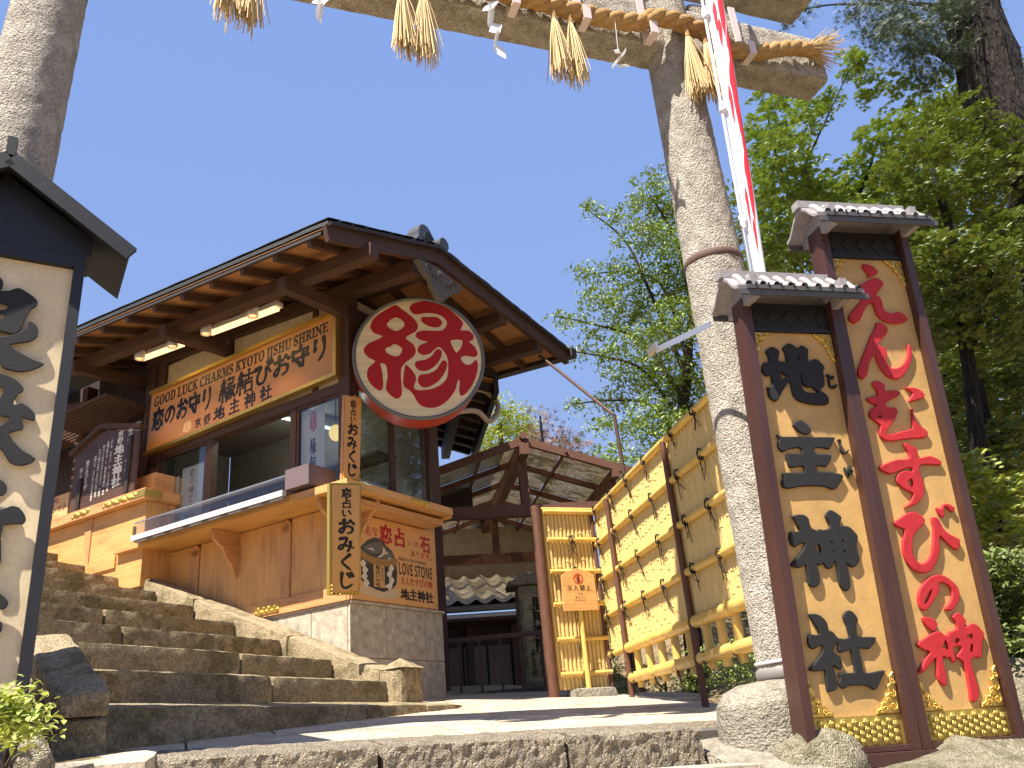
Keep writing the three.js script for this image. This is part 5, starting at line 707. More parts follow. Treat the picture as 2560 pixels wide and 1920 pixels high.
/* ---------- the two tall carved signs ---------- */
const SQ = new THREE.Quaternion().setFromRotationMatrix(new THREE.Matrix4().makeBasis(V(0.977, -0.029, -0.21).normalize(), V(0.043, 0.997, 0.062).normalize(), V(0.207, -0.07, 0.976).normalize()));
const SO = V(1.236, 1.32, -4.423);
function tallSign(label, a0, a1, top, tilt, letters, ink, inkLabel, hexTop) {
  const S = thing('tall_sign_board', label, 'sign', SO, SQ);
  const tl = (g) => { if (tilt) { g.translate(-a0, 0, 0); g.rotateZ(tilt); g.translate(a0, 0, 0); } return g; };
  const P = (n, g, m, par) => part(par || S, n, tl(g), m);
  const w = a1 - a0, f = 0.05;
  P('frame_post', b6(a0, a0 + f, 0.002, top, -0.09, 0.045), M.signFrame); P('frame_post', b6(a1 - f, a1, 0.002, top, -0.09, 0.045), M.signFrame);
  P('bottom_rail', b6(a0 + f + 0.001, a1 - f - 0.001, 0.004, 0.028, -0.09, 0.04), M.signFrame);
  P('base_board', b6(a0 - 0.008, a1 + 0.002, -0.06, 0.0, -0.12, 0.075), M.signFrame);
  P('back_board', b6(a0 + f + 0.001, a1 - f - 0.001, 0.03, top - 0.002, -0.08, -0.03), M.signFrame);
  const pt = top - 0.165;
  const pan = new THREE.PlaneGeometry(w - 2 * f - 0.002, pt - 0.03, 24, 120), pp = pan.attributes.position, pu = pan.attributes.uv;
  for (let i = 0; i < pp.count; i++) { pp.setZ(i, 0.003 * noise3(pp.getX(i) * 5, pp.getY(i) * 2.2, a0 * 9)); pu.setXY(i, pp.getX(i), pp.getY(i)); }
  pan.computeVertexNormals(); pan.translate((a0 + a1) / 2, 0.03 + (pt - 0.03) / 2, -0.012); P('tan_panel', pan, M.tan);
  P('dark_top_panel', b6(a0 + f + 0.001, a1 - f - 0.001, pt + 0.002, top - 0.004, -0.028, -0.005), M.black);
  P('top_rail', b6(a0 + f + 0.001, a1 - f - 0.001, pt - 0.02, pt, -0.025, 0.012), M.black);
  for (let i = 0; i < 5; i++) { const x = a0 + f + 0.05 + i * (w - 2 * f - 0.1) / 4, y = pt + 0.075; P('lattice_diamond', prism([[x - 0.035, y], [x, y - 0.045], [x + 0.035, y], [x, y + 0.045]], 0.008, 0.002).translate(0, 0, -0.005), M.black); }
  // gilt hexagon plate, each cell a raised hexagon
  const hy0 = 0.03, hy1 = hexTop, hp = P('hexagon_plate', b6(a0 + f + 0.001, a1 - f - 0.001, hy0, hy1, -0.01, 0.0), M.goldDull);
  const r = 0.0205, dx = r * 1.5, dy = r * Math.sqrt(3), hx = []; for (let i = 0; i < 6; i++) hx.push([Math.cos(i * Math.PI / 3) * r * 0.92, Math.sin(i * Math.PI / 3) * r * 0.92]);
  const hg = prism(hx, 0.003, 0.003, []); const hg2 = new THREE.SphereGeometry(0.0105, 10, 5, 0, 6.3, 0, 1.2); hg2.rotateX(Math.PI / 2); hg2.scale(1, 1, 0.5); hg2.translate(0, 0, 0.006); const hgeo = mergeGeometries([hg.toNonIndexed ? (hg.index ? hg.toNonIndexed() : hg) : hg, hg2.toNonIndexed()]);
  const cosT = Math.cos(tilt), sinT = Math.sin(tilt);
  for (let c = 0; ; c++) { const x = a0 + f + r + 0.004 + c * dx; if (x + r > a1 - f) break; for (let k = 0; ; k++) { const y = hy0 + dy * 0.55 + k * dy + (c % 2) * dy / 2; if (y + dy / 2 > hy1) break; const m = part(hp, 'hexagon', hgeo, M.goldDull); m.position.set(a0 + (x - a0) * cosT - y * sinT, (x - a0) * sinT + y * cosT, 0.001); } }
  // gilt corner mounts
  const corner = (cx, cy, sx, syy, big) => {
    const k = big ? 1 : 0.85, o = [[0, 0], [0.13, 0], [0.125, 0.02], [0.1, 0.03], [0.095, 0.05], [0.07, 0.055], [0.065, 0.085], [0.045, 0.095], [0.045, 0.13], [0.028, 0.14], [0.025, 0.175], [0.01, 0.19], [0, 0.195]].map(([x, y]) => [cx + sx * x * k, cy + syy * y * k]);
    const g = prism(sx * syy > 0 ? o : o.slice().reverse(), 0.008, 0.003); g.translate(0, 0, -0.006); const C = P('gilt_corner', g, M.gold);
    for (const [x, y, s] of [[0.035, 0.035, 0.024], [0.08, 0.022, 0.015], [0.028, 0.09, 0.019], [0.016, 0.145, 0.012], [0.108, 0.012, 0.009], [0.055, 0.065, 0.012]]) { const p = []; for (let i = 0; i <= 14; i++) { const a = i / 14 * 6.5 + x * 60, q = s * k * (1 - i / 20); p.push(V(cx + sx * x * k + sx * q * Math.cos(a), cy + syy * y * k + syy * q * Math.sin(a), 0.008 + i * 0.0004)); } P('scroll', tube(p, 0.004, 20, 5), M.gold, C); }
  };
  corner(a0 + f + 0.004, pt - 0.024, 1, -1, false); corner(a1 - f - 0.004, pt - 0.024, -1, -1, false);
  corner(a0 + f + 0.004, hy1 + 0.004, 1, 1, true); corner(a1 - f - 0.004, hy1 + 0.004, -1, 1, true);
  for (const n of letters) { const o = part(S, 'character', letter(n, 0.02, 0.005, -0.012), ink); o.userData.label = inkLabel; }
  // little tiled roof
  const ra = a0 - 0.085, rb = a1 + 0.085, pf = [[0, 0.152], [0.035, 0.146], [0.075, 0.115], [0.11, 0.075], [0.145, 0.045], [0.185, 0.032]];
  const full = [...pf.map(([c, b]) => [-c, b]).reverse(), ...pf.slice(1)], under = full.map(([c, b]) => [c * 0.98, b - 0.022]).reverse();
  let rg = prism([...full, ...under].reverse(), rb - ra, 0.002); rg.rotateY(Math.PI / 2); rg.translate(ra, top - 0.02, 0); const rf = P('small_roof', uvBox(rg), M.signRoof);
  const nr = Math.round((rb - ra) / 0.088); for (let i = 0; i < nr; i++) { const x = ra + 0.07 + i * (rb - ra - 0.1) / (nr - 1); for (const s of [1, -1]) { const p = pf.map(([c, b]) => V(x, top - 0.012 + b, s * c)); const g = tube(p, 0.021, 14, 8); P('roof_rib', g, M.signRoof, rf); } }
  for (const s of [1, -1]) { P('eave_board', b6(ra + 0.05, rb - 0.02, top - 0.012, top + 0.012, s * 0.187, s * 0.2), M.signRoofDark, rf); P('eave_board', b6(ra + 0.01, rb + 0.02, top - 0.045, top - 0.014, s * 0.176, s * 0.191), M.signRoofDark, rf); }
  for (let i = 0; i < nr; i++) { const x = ra + 0.1 + i * (rb - ra - 0.16) / (nr - 1); P('roof_nail', b6(x - 0.005, x + 0.005, top + 0.005, top + 0.022, 0.2, 0.208), M.cord, rf); }
  P('ridge_bar', b6(ra - 0.02, rb - 0.06, top + 0.13, top + 0.178, -0.035, 0.035), M.signRoof, rf);
  P('roof_bracket', b6(a0 + 0.005, a0 + 0.045, top - 0.05, top + 0.09, -0.16, 0.17), M.signRoof, rf); P('roof_bracket', b6(a1 - 0.045, a1 - 0.005, top - 0.05, top + 0.09, -0.16, 0.17), M.signRoof, rf);
  return S;
}
{
  const s1 = tallSign('shorter tall sign with black carved characters under a little grey tiled roof', -0.012, 0.584, 2.385, 0.0, ['chi', 'shu', 'jin', 'sha', 'ji', 'shi', 'yu'], M.ink, 'black carved character', 0.165);
  part(s1, 'pillar_strap', bar(V(-0.1, 2.33, -0.2), V(-0.32, 2.31, -0.62), 0.004, 0.04), M.steel); part(s1, 'pillar_strap', bar(V(-0.33, 2.31, -0.5), V(-0.33, 2.31, -0.64), 0.02, 0.05), M.steel);
  tallSign('taller sign with red carved characters beside the shorter black lettered sign', 0.59, 1.174, 2.88, 0.0125, ['e', 'n', 'mu', 'su', 'bi', 'no', 'kami'], M.redInk, 'red carved character', 0.165);
  // rocks below
  const rock = (name, label, x, y, z, sx, sy_, sz, m, s) => { const g = new THREE.IcosahedronGeometry(1, 5), p = g.attributes.position; for (let i = 0; i < p.count; i++) { const v = V(p.getX(i), p.getY(i), p.getZ(i)), k = 1 + 0.22 * noise3(v.x * 1.6 + s, v.y * 1.6, v.z * 1.6) + 0.07 * noise3(v.x * 5 + s, v.y * 5, v.z * 5) + 0.03 * noise3(v.x * 13, v.y * 13 + s, v.z * 13); p.setXYZ(i, v.x * k * sx, v.y * k * sy_, v.z * k * sz); } const m2 = toCreasedNormals(mergeVertices((g.deleteAttribute('uv'), g.deleteAttribute('normal'), g), 1e-4), 0.9); const o = single(name, label, 'rock', uvBox(m2), m); o.position.set(x, y, z); return o; };
  rock('garden_rock', 'large mossy grey rock carrying the two tall signs', 2.0, 0.86, -4.55, 0.95, 0.44, 0.5, M.rock, 3);
  rock('garden_rock', 'low rough rock between the torii base stone and the black lettered sign', 1.32, 1.25, -4.52, 0.24, 0.2, 0.2, M.rock, 9);
  rock('garden_rock', 'small round lichened stone beside the azalea', -1.63, 1.555, -2.86, 0.07, 0.09, 0.07, M.rock, 14);
  rock('garden_rock', 'rounded boulder behind the tall red lettered sign', 3.2, 1.3, -6.2, 0.5, 0.5, 0.4, M.rock, 21);
}
{ // big lantern sign at the left
  const q = new THREE.Quaternion().setFromRotationMatrix(new THREE.Matrix4().makeBasis(V(0.848, 0, -0.53).normalize(), V(0, 1, 0), V(0.53, 0, 0.848).normalize()));
  const L = thing('lantern_sign', 'tall black framed box lantern sign with ivory panel and cut out black characters', 'lantern sign', V(-1.934, 1.857, -3.325), q);
  const w = 0.72, x0 = -w, x1 = 0.0, top = 1.9, dp = 0.2;
  part(L, 'frame_post', b6(x1 - 0.045, x1, -0.3, top, -dp, 0.0), M.black); part(L, 'frame_post', b6(x0, x0 + 0.045, -0.3, top, -dp, 0.0), M.black);
  part(L, 'frame_rail', b6(x0 + 0.046, x1 - 0.046, 1.838, top, -dp, 0.0), M.black); part(L, 'frame_rail', b6(x0 + 0.046, x1 - 0.046, -0.3, -0.2, -dp, 0.0), M.black);
  part(L, 'panel', b6(x0 + 0.046, x1 - 0.046, -0.199, 1.837, -0.05, -0.03), M.ivory); part(L, 'back_panel', b6(x0 + 0.046, x1 - 0.046, -0.199, 1.837, -dp + 0.02, -dp + 0.03), M.ivory);
  for (const n of ['ryo', 'en2', 'ki', 'gan']) part(L, 'character', letter(n, 0.012, 0.002, -0.008), M.ink);
  const gable = [[x0 - 0.02, top + 0.002], [x1 + 0.02, top + 0.002], [x1 + 0.02, top + 0.1], [-0.36, 2.26], [x0 - 0.02, top + 0.1]];
  part(L, 'gable_board', prism(gable, dp - 0.01, 0.002).translate(0, 0, -dp + 0.005), M.black);
  const sl = (s) => { const a = V(-0.36, 2.31, 0), b = V(-0.36 + s * 0.54, 1.93, 0); const g = stone(hexa((i, j, k) => { const p = (i ? b : a).clone(); p.y += j ? 0.03 : 0; p.z = k ? 0.09 : -0.42; return p; }), 1, 1, 1, 0, 1, 0.0001); part(L, 'roof_slope', g, M.black); const e = bar(V(a.x, a.y - 0.03, 0.095), V(b.x, b.y - 0.03, 0.095), 0.03, 0.075); part(L, 'roof_edge', e, M.black); };
  sl(1); sl(-1);
  part(L, 'finial', b6(-0.385, -0.345, 2.3, 2.4, 0.04, 0.11), M.black);
  part(L, 'foot', b6(x0 + 0.05, x1 - 0.05, -0.45, -0.302, -dp + 0.03, -0.03), M.black);
}
/* ---------- bamboo fence ---------- */
const FK = V(0.698, 0, -8.353), FD = V(0.211, 0, 0.9775); // corner, direction of the long run towards the viewer
const half = (len, r, m) => { // half-round pole with a node ring, facing +z, base at y=0
  const g = new THREE.CylinderGeometry(r, r, len, 10, 1, true, -Math.PI / 2, Math.PI); g.translate(0, len / 2, 0); return g; };
function poleGeo(len, r, node, point) {
  const a = half(len, r), n = new THREE.CylinderGeometry(r * 1.13, r * 1.13, 0.02, 10, 1, true, -Math.PI / 2, Math.PI); n.translate(0, node, 0);
  const p = new THREE.SphereGeometry(r, 10, 5, 0, Math.PI, 0, Math.PI / 2); p.scale(1, 1.6, 1); p.translate(0, len, 0);
  const g = mergeGeometries([a, n, p]); return g;
}
{
  const F = thing('bamboo_screen_fence', 'tall yellow bamboo screen fence with tied rails running beside the torii pillar', 'fence');
  const rails = [1.93, 2.18, 2.53, 2.877, 3.226, 3.556];
  const pg = [0, 1, 2, 3].map((i) => [poleGeo(0.36, 0.0205, 0.08 + i * 0.07), poleGeo(0.36, 0.0205, 0.12 + i * 0.05)][i % 2]);
  const run = (o, dir, n, L, y0, panelR, tag) => {
    const ry = Math.atan2(n.x, n.z), at = (s, y, d) => o.clone().addScaledVector(dir, s).addScaledVector(n, d).setY(y);
    part(F, 'backing_board', (() => { const g = box(L, 3.575 - y0, 0.01); g.rotateY(Math.atan2(-dir.z, dir.x)); const c = at(L / 2, (3.575 + y0) / 2, -0.03); g.translate(c.x, c.y, c.z); return g; })(), M.bamboo2);
    const np = Math.floor(L / 0.0415); let cnt = 0;
    for (let i = 0; i < np; i++) { const s = (i + 0.5) * L / np; const len = 3.55 - y0; const k = part(F, 'bamboo_pole', fullPoles[(i * 7 + (L > 2 ? 3 : 0)) % fullPoles.length], i % 3 ? M.bamboo : M.bamboo2); k.position.copy(at(s, y0, -0.022)); k.rotation.y = ry; k.scale.y = len / 1.6; }
  };
  const fullPoles = []; for (let i = 0; i < 11; i++) { const r = 0.0205; const gs = [half(1.6, r)]; const nodes = [0.1 + ((i * 37) % 23) / 80, 0.55 + ((i * 53) % 29) / 100, 0.98 + ((i * 31) % 23) / 100, 1.38 + ((i * 17) % 19) / 100]; for (const y of nodes) { const n = new THREE.CylinderGeometry(r * 1.2, r * 1.25, 0.016, 10, 1, false, -Math.PI / 2, Math.PI); n.translate(0, y, 0); gs.push(n); } const uvg = mergeGeometries(gs); fullPoles.push(uvg); }
  const nL = V(-0.9775, 0, 0.211), LL = 3.44;
  const dF = V(0.9205, 0, -0.3907), nF = V(0.3907, 0, 0.9205).normalize(); const FL = FK.clone().addScaledVector(dF, -0.57).setY(0);
  run(FK, FD, nL, LL, 2.16, 0, 1); run(FL, dF, nF, 0.55, 1.9, 0, 0);
  const knot = (p, n, d) => { const gs = []; for (let i = 0; i < 4; i++) { const a = i * 1.6 + R(), s = 0.032 + 0.012 * R(); const pts = []; for (let k = 0; k <= 8; k++) { const t = k / 8 * 6.28; pts.push(p.clone().addScaledVector(n, 0.035 + 0.012 * Math.sin(t + i)).addScaledVector(d, s * Math.cos(t) * Math.cos(a)).add(V(0, s * Math.sin(t), 0))); } gs.push(tube(pts, 0.0035, 12, 4)); } for (let i = 0; i < 3; i++) gs.push(tube([p.clone().addScaledVector(n, 0.04), p.clone().addScaledVector(n, 0.03).addScaledVector(d, rr(-0.04, 0.04)).add(V(0, -0.07, 0)), p.clone().addScaledVector(n, 0.012).addScaledVector(d, rr(-0.07, 0.07)).add(V(0, -rr(0.1, 0.2), 0))], 0.003, 8, 4)); part(F, 'cord_knot', mergeGeometries(gs), M.cord); };
  const rail = (o, d, n, s0, s1, y, r, dd = 0.02) => { const p = o.clone().addScaledVector(d, s0).addScaledVector(n, dd).setY(y), q = o.clone().addScaledVector(d, s1).addScaledVector(n, dd).setY(y); const L = s1 - s0, gs = [cyl(p, q, r, r, 14)]; for (let k = 0.2; k < L; k += 0.42) { const c = p.clone().lerp(q, k / L), e = p.clone().lerp(q, (k + 0.014) / L); gs.push(cyl(c, e, r * 1.08, r * 1.08, 14)); } part(F, 'bamboo_rail', mergeGeometries(gs), M.bambooRail); };
  const posts = [0.0, 0.57, 2.16, 3.44];
  for (let i = 0; i + 1 < posts.length; i++) for (const y of rails) { if (y < 2 && i === 0) continue; const r = y < 2.3 && i > 0 ? 0.045 : 0.03; rail(FK, FD, nL, posts[i] + 0.03, posts[i + 1] - 0.03, y, r, 0.012); const L = posts[i + 1] - posts[i]; for (let s = 0.16; s < L - 0.1; s += i === 0 ? 0.35 : 0.5) if (y !== 2.18 || i === 0) knot(FK.clone().addScaledVector(FD, posts[i] + s + rr(-0.04, 0.04)).setY(y), nL, FD); }
  for (const s of posts) { const p = FK.clone().addScaledVector(FD, s).addScaledVector(nL, 0.03); part(F, 'fence_post', cyl(p.clone().setY(1.45), p.clone().setY(3.545), 0.026, 0.024, 10), M.fencePost); }
  for (let i = 1; i + 1 < posts.length; i++) { const L = posts[i + 1] - posts[i]; for (let k = 0; k < 5; k++) { const p = FK.clone().addScaledVector(FD, posts[i] + (k + 0.6) * L / 5.2).addScaledVector(nL, -0.01); part(F, 'bamboo_stub', cyl(p.clone().setY(1.84), p.clone().setY(2.17), 0.034, 0.032, 10), M.bambooRail); } }
  for (const y of [2.03, 2.34, 2.66, 2.97, 3.28]) { rail(FL, dF, nF, 0.02, 0.55, y, 0.022); knot(FL.clone().addScaledVector(dF, 0.28).setY(y), nF, dF); }
  rail(FL, dF, nF, 0.0, 0.56, 3.56, 0.024); rail(FL, dF, nF, 0.0, 0.56, 3.594, 0.016, 0.0);
  const big = FL.clone().addScaledVector(dF, -0.06); part(F, 'fence_post', cyl(big.clone().setY(1.5), big.clone().setY(3.62), 0.057, 0.05, 14), M.fencePost);
  const pk = FL.clone().addScaledVector(dF, 0.27).addScaledVector(nF, 0.065); part(F, 'bamboo_prop', cyl(pk.clone().setY(1.78), pk.clone().setY(2.72), 0.026, 0.022, 12), M.bambooRail);
  // keep out plaque
  const E = thing('keep_out_plaque', 'wooden house shaped plaque with red no entry symbol tied to the bamboo fence', 'sign');
  const c = FL.clone().addScaledVector(dF, 0.26).addScaledVector(nF, 0.1), ex = dF, up = V(0, 1, 0), P = (x, y, z) => c.clone().addScaledVector(ex, x).addScaledVector(nF, z).setY(2.785 + y * 0.92);
  const shp = [[-0.18, -0.2], [0.18, -0.2], [0.175, 0.13], [0.1, 0.17], [0, 0.2], [-0.1, 0.17], [-0.175, 0.13]]; const pg2 = prism(shp, 0.012, 0.002); pg2.applyMatrix4(new THREE.Matrix4().makeBasis(ex, up, nF).setPosition(P(0, 0, 0))); part(E, 'board', uvBox(pg2), M.honey);
  const t = canvasTex(512, 568, null, (g) => {
    g.strokeStyle = '#cf3a1c'; g.lineWidth = 15; g.beginPath(); g.arc(256, 130, 66, 0, 7); g.stroke(); g.fillStyle = '#1a1510'; g.beginPath(); g.arc(256, 88, 11, 0, 7); g.fill(); g.fillRect(238, 102, 36, 52); g.fillRect(232, 106, 8, 44); g.fillRect(272, 106, 8, 44); g.fillRect(240, 150, 14, 42); g.fillRect(258, 150, 14, 42);
    g.beginPath(); g.moveTo(212, 84); g.lineTo(302, 176); g.stroke();
    rowText(g, '立入禁止', 70, 226, 84, 84, 0.11, '#2a1a0e', 96); rowText(g, '東日京力', 180, 336, 34, 34, 0.1, '#6b4a26', 44); rowText(g, '禁止主入', 180, 386, 34, 34, 0.1, '#6b4a26', 44); g.fillStyle = '#6b4a26'; g.font = '26px sans-serif'; g.fillText('No admittance', 172, 458);
  });
  part(E, 'printed_face', quad(P(-0.178, -0.197, 0.0165), P(0.178, -0.197, 0.0165), P(-0.178, 0.197, 0.0165), P(0.178, 0.197, 0.0165)), new THREE.MeshStandardMaterial({ map: t, transparent: true, alphaTest: 0.4, roughness: 0.6 }));
  const kb = thing('edging_stone', 'squared grey stone lying under the small bamboo panel', 'edging stone'); part(kb, 'stone', stone(hexa((a, b, d) => { const p = FL.clone().addScaledVector(dF, a ? 0.55 : 0.1).addScaledVector(nF, d ? 0.11 : -0.1); p.y = b ? 1.9 : 1.6; return p; }), 8, 4, 4, 0.008, 9, 0.02), M.graniteDark);
  // slim bent pipe above the fence
  const pp = thing('bent_pipe', 'slim brown bent pipe reaching from the gable eaves to the fence', 'pipe'); const q0 = FK.clone().addScaledVector(FD, 1.1).setY(3.5), q1 = q0.clone().add(V(-0.02, 0.68, 0.02)), q2 = bw(2.1, 5.6, 1.05);
  part(pp, 'upright', cyl(q0, q1, 0.017, 0.017, 10), M.brown); part(pp, 'arm', cyl(q1, q2, 0.017, 0.017, 10), M.brown);
}
/* ---------- canopy, gate, monument, tiled gatehouse ---------- */
const CB = -10.5 * Math.PI / 180, CF = V(Math.sin(CB), 0, -Math.cos(CB)), CR_ = V(Math.cos(CB), 0, Math.sin(CB)), CQ = new THREE.Quaternion().setFromRotationMatrix(new THREE.Matrix4().makeBasis(CR_, V(0, 1, 0), CF.clone().multiplyScalar(-1)));
{
  const C = thing('translucent_canopy', 'brown timber gable canopy glazed with smoky translucent panels', 'canopy', V(0.07, 0, -10.4), CQ); // local -z recedes
  const ridge = 5.1, eave = 4.62, hw = 1.45, n = 7, step = 0.95;
  const tilt = (s, x) => ridge - (ridge - eave) * x / hw;
  for (let i = 0; i <= n; i++) for (const s of [1, -1]) part(C, 'rafter', bar(V(0, ridge, -i * step), V(s * hw, eave, -i * step), 0.06, i ? 0.07 : 0.1), M.canopyWood);
  for (const s of [1, -1]) for (const x of [0.55, 1.18]) part(C, 'purlin', bar(V(s * x, tilt(s, x) + (x > 1 ? -0.1 : 0.01), 0.06), V(s * x, tilt(s, x) + (x > 1 ? -0.1 : 0.01), -n * step), x > 1 ? 0.09 : 0.03, x > 1 ? 0.11 : 0.035), M.canopyWood);
  part(C, 'ridge_beam', bar(V(0, ridge - 0.12, 0.08), V(0, ridge - 0.12, -n * step), 0.12, 0.16), M.canopyWood); part(C, 'ridge_cap', cyl(V(0, ridge + 0.05, 0.1), V(0, ridge + 0.05, -n * step), 0.05, 0.05, 10), M.canopyWood);
  for (let i = 0; i < n; i++) for (const s of [1, -1]) { const z0 = -i * step - 0.02, z1 = -(i + 1) * step + 0.02; for (const [a, b] of [[0.03, 0.54], [0.56, hw - 0.02]]) part(C, 'glazing_panel', stone(hexa((p, j, k) => V(s * (p ? b : a), tilt(s, p ? b : a) + 0.042 + (j ? 0.003 : 0), k ? z0 : z1)), 1, 1, 1, 0, 1, 0.0001), M.poly); }
  for (const z of [-0.2, -3.1, -6.0]) {
    part(C, 'tie_beam', bar(V(-1.6, 4.22, z), V(1.5, 4.22, z), 0.11, 0.15), M.canopyWood); part(C, 'king_post', b6(-0.055, 0.055, 4.3, ridge - 0.2, z - 0.05, z + 0.05), M.canopyWood);
    for (const x of [-1.15, 1.18]) { part(C, 'queen_post', b6(x - 0.05, x + 0.05, 4.3, tilt(1, 1.18) - 0.16, z - 0.045, z + 0.045), M.canopyWood); part(C, 'post', b6(x - 0.055, x + 0.055, 1.6, 4.14, z - 0.055, z + 0.055), M.canopyWood); }
  }
}
{
  const G = thing('iron_gate', 'low dark brown barred gate between the plinth and the bamboo fence', 'gate', V(-0.48, 0, -9.55), -0.02);
  for (const y of [2.0, 2.58]) part(G, 'rail', b6(-0.62, 0.56, y - 0.025, y + 0.025, -0.02, 0.02), M.brown);
  for (let i = 0; i < 6; i++) part(G, 'bar', b6(-0.6 + i * 0.225, -0.575 + i * 0.225, 2.026, 2.554, -0.012, 0.012), M.brown);
  part(G, 'gate_post', b6(0.56, 0.62, 1.7, 2.64, -0.03, 0.03), M.brown); part(G, 'gate_post', b6(-0.69, -0.63, 1.7, 2.64, -0.03, 0.03), M.brown);
  const Mo = thing('stone_monument', 'square carved stone pillar with lichen and a flared cap behind the gate', 'monument', V(0.02, 0, -9.98), 0.12);
  part(Mo, 'shaft', stone(hexa((a, b, c) => V(a ? 0.2 : -0.2, b ? 3.14 : 2.0, c ? 0.2 : -0.2)), 12, 40, 12, 0.004, 12, 0.012), mat([0.4, 0.38, 0.26], { map: rep(TX.moss, 0.35), bumpMap: rep(TX.pit, 0.3), bumpScale: 0.008, roughness: 0.95 }));
  for (const [x0, x1, y0, y1] of [[-0.19, -0.155, 2.06, 3.1], [0.155, 0.19, 2.06, 3.1], [-0.154, 0.154, 3.05, 3.1], [-0.154, 0.154, 2.06, 2.1]]) part(Mo, 'border', b6(x0, x1, y0, y1, 0.2, 0.222), M.rock);
  const cap = [[-0.29, 0], [0.29, 0], [0.3, 0.045], [0.2, 0.075], [0.17, 0.12], [-0.17, 0.12], [-0.2, 0.075], [-0.3, 0.045]]; part(Mo, 'cap', uvBox(prism(cap, 0.5, 0.01).translate(0, 3.145, -0.25)), M.rock);
  part(Mo, 'pedestal', stone(hexa((a, b, c) => V(a ? 0.32 : -0.32, b ? 1.995 : 1.5, c ? 0.32 : -0.32)), 8, 5, 8, 0.008, 8, 0.02), M.rock);
  const t = canvasTex(300, 900, null, (g) => { columnText(g, '里阿弥陀', 96, 30, 120, 150, 0.17, '#15140e'); g.globalAlpha = 0.8; columnText(g, '京都日有名良石神社', 40, 590, 50, 32, 0.12, '#24221a'); columnText(g, '日里有神良社石名', 220, 150, 40, 50, 0.1, '#24221a'); columnText(g, '主神地社都京良名里', 130, 600, 50, 32, 0.12, '#24221a'); columnText(g, '都神有石社京日', 220, 580, 46, 42, 0.12, '#24221a'); });
  part(Mo, 'carved_writing', quad(V(-0.15, 2.12, 0.2065), V(0.15, 2.12, 0.2065), V(-0.15, 3.03, 0.2065), V(0.15, 3.03, 0.2065)), new THREE.MeshStandardMaterial({ map: t, transparent: true, alphaTest: 0.4, roughness: 1 }));
}
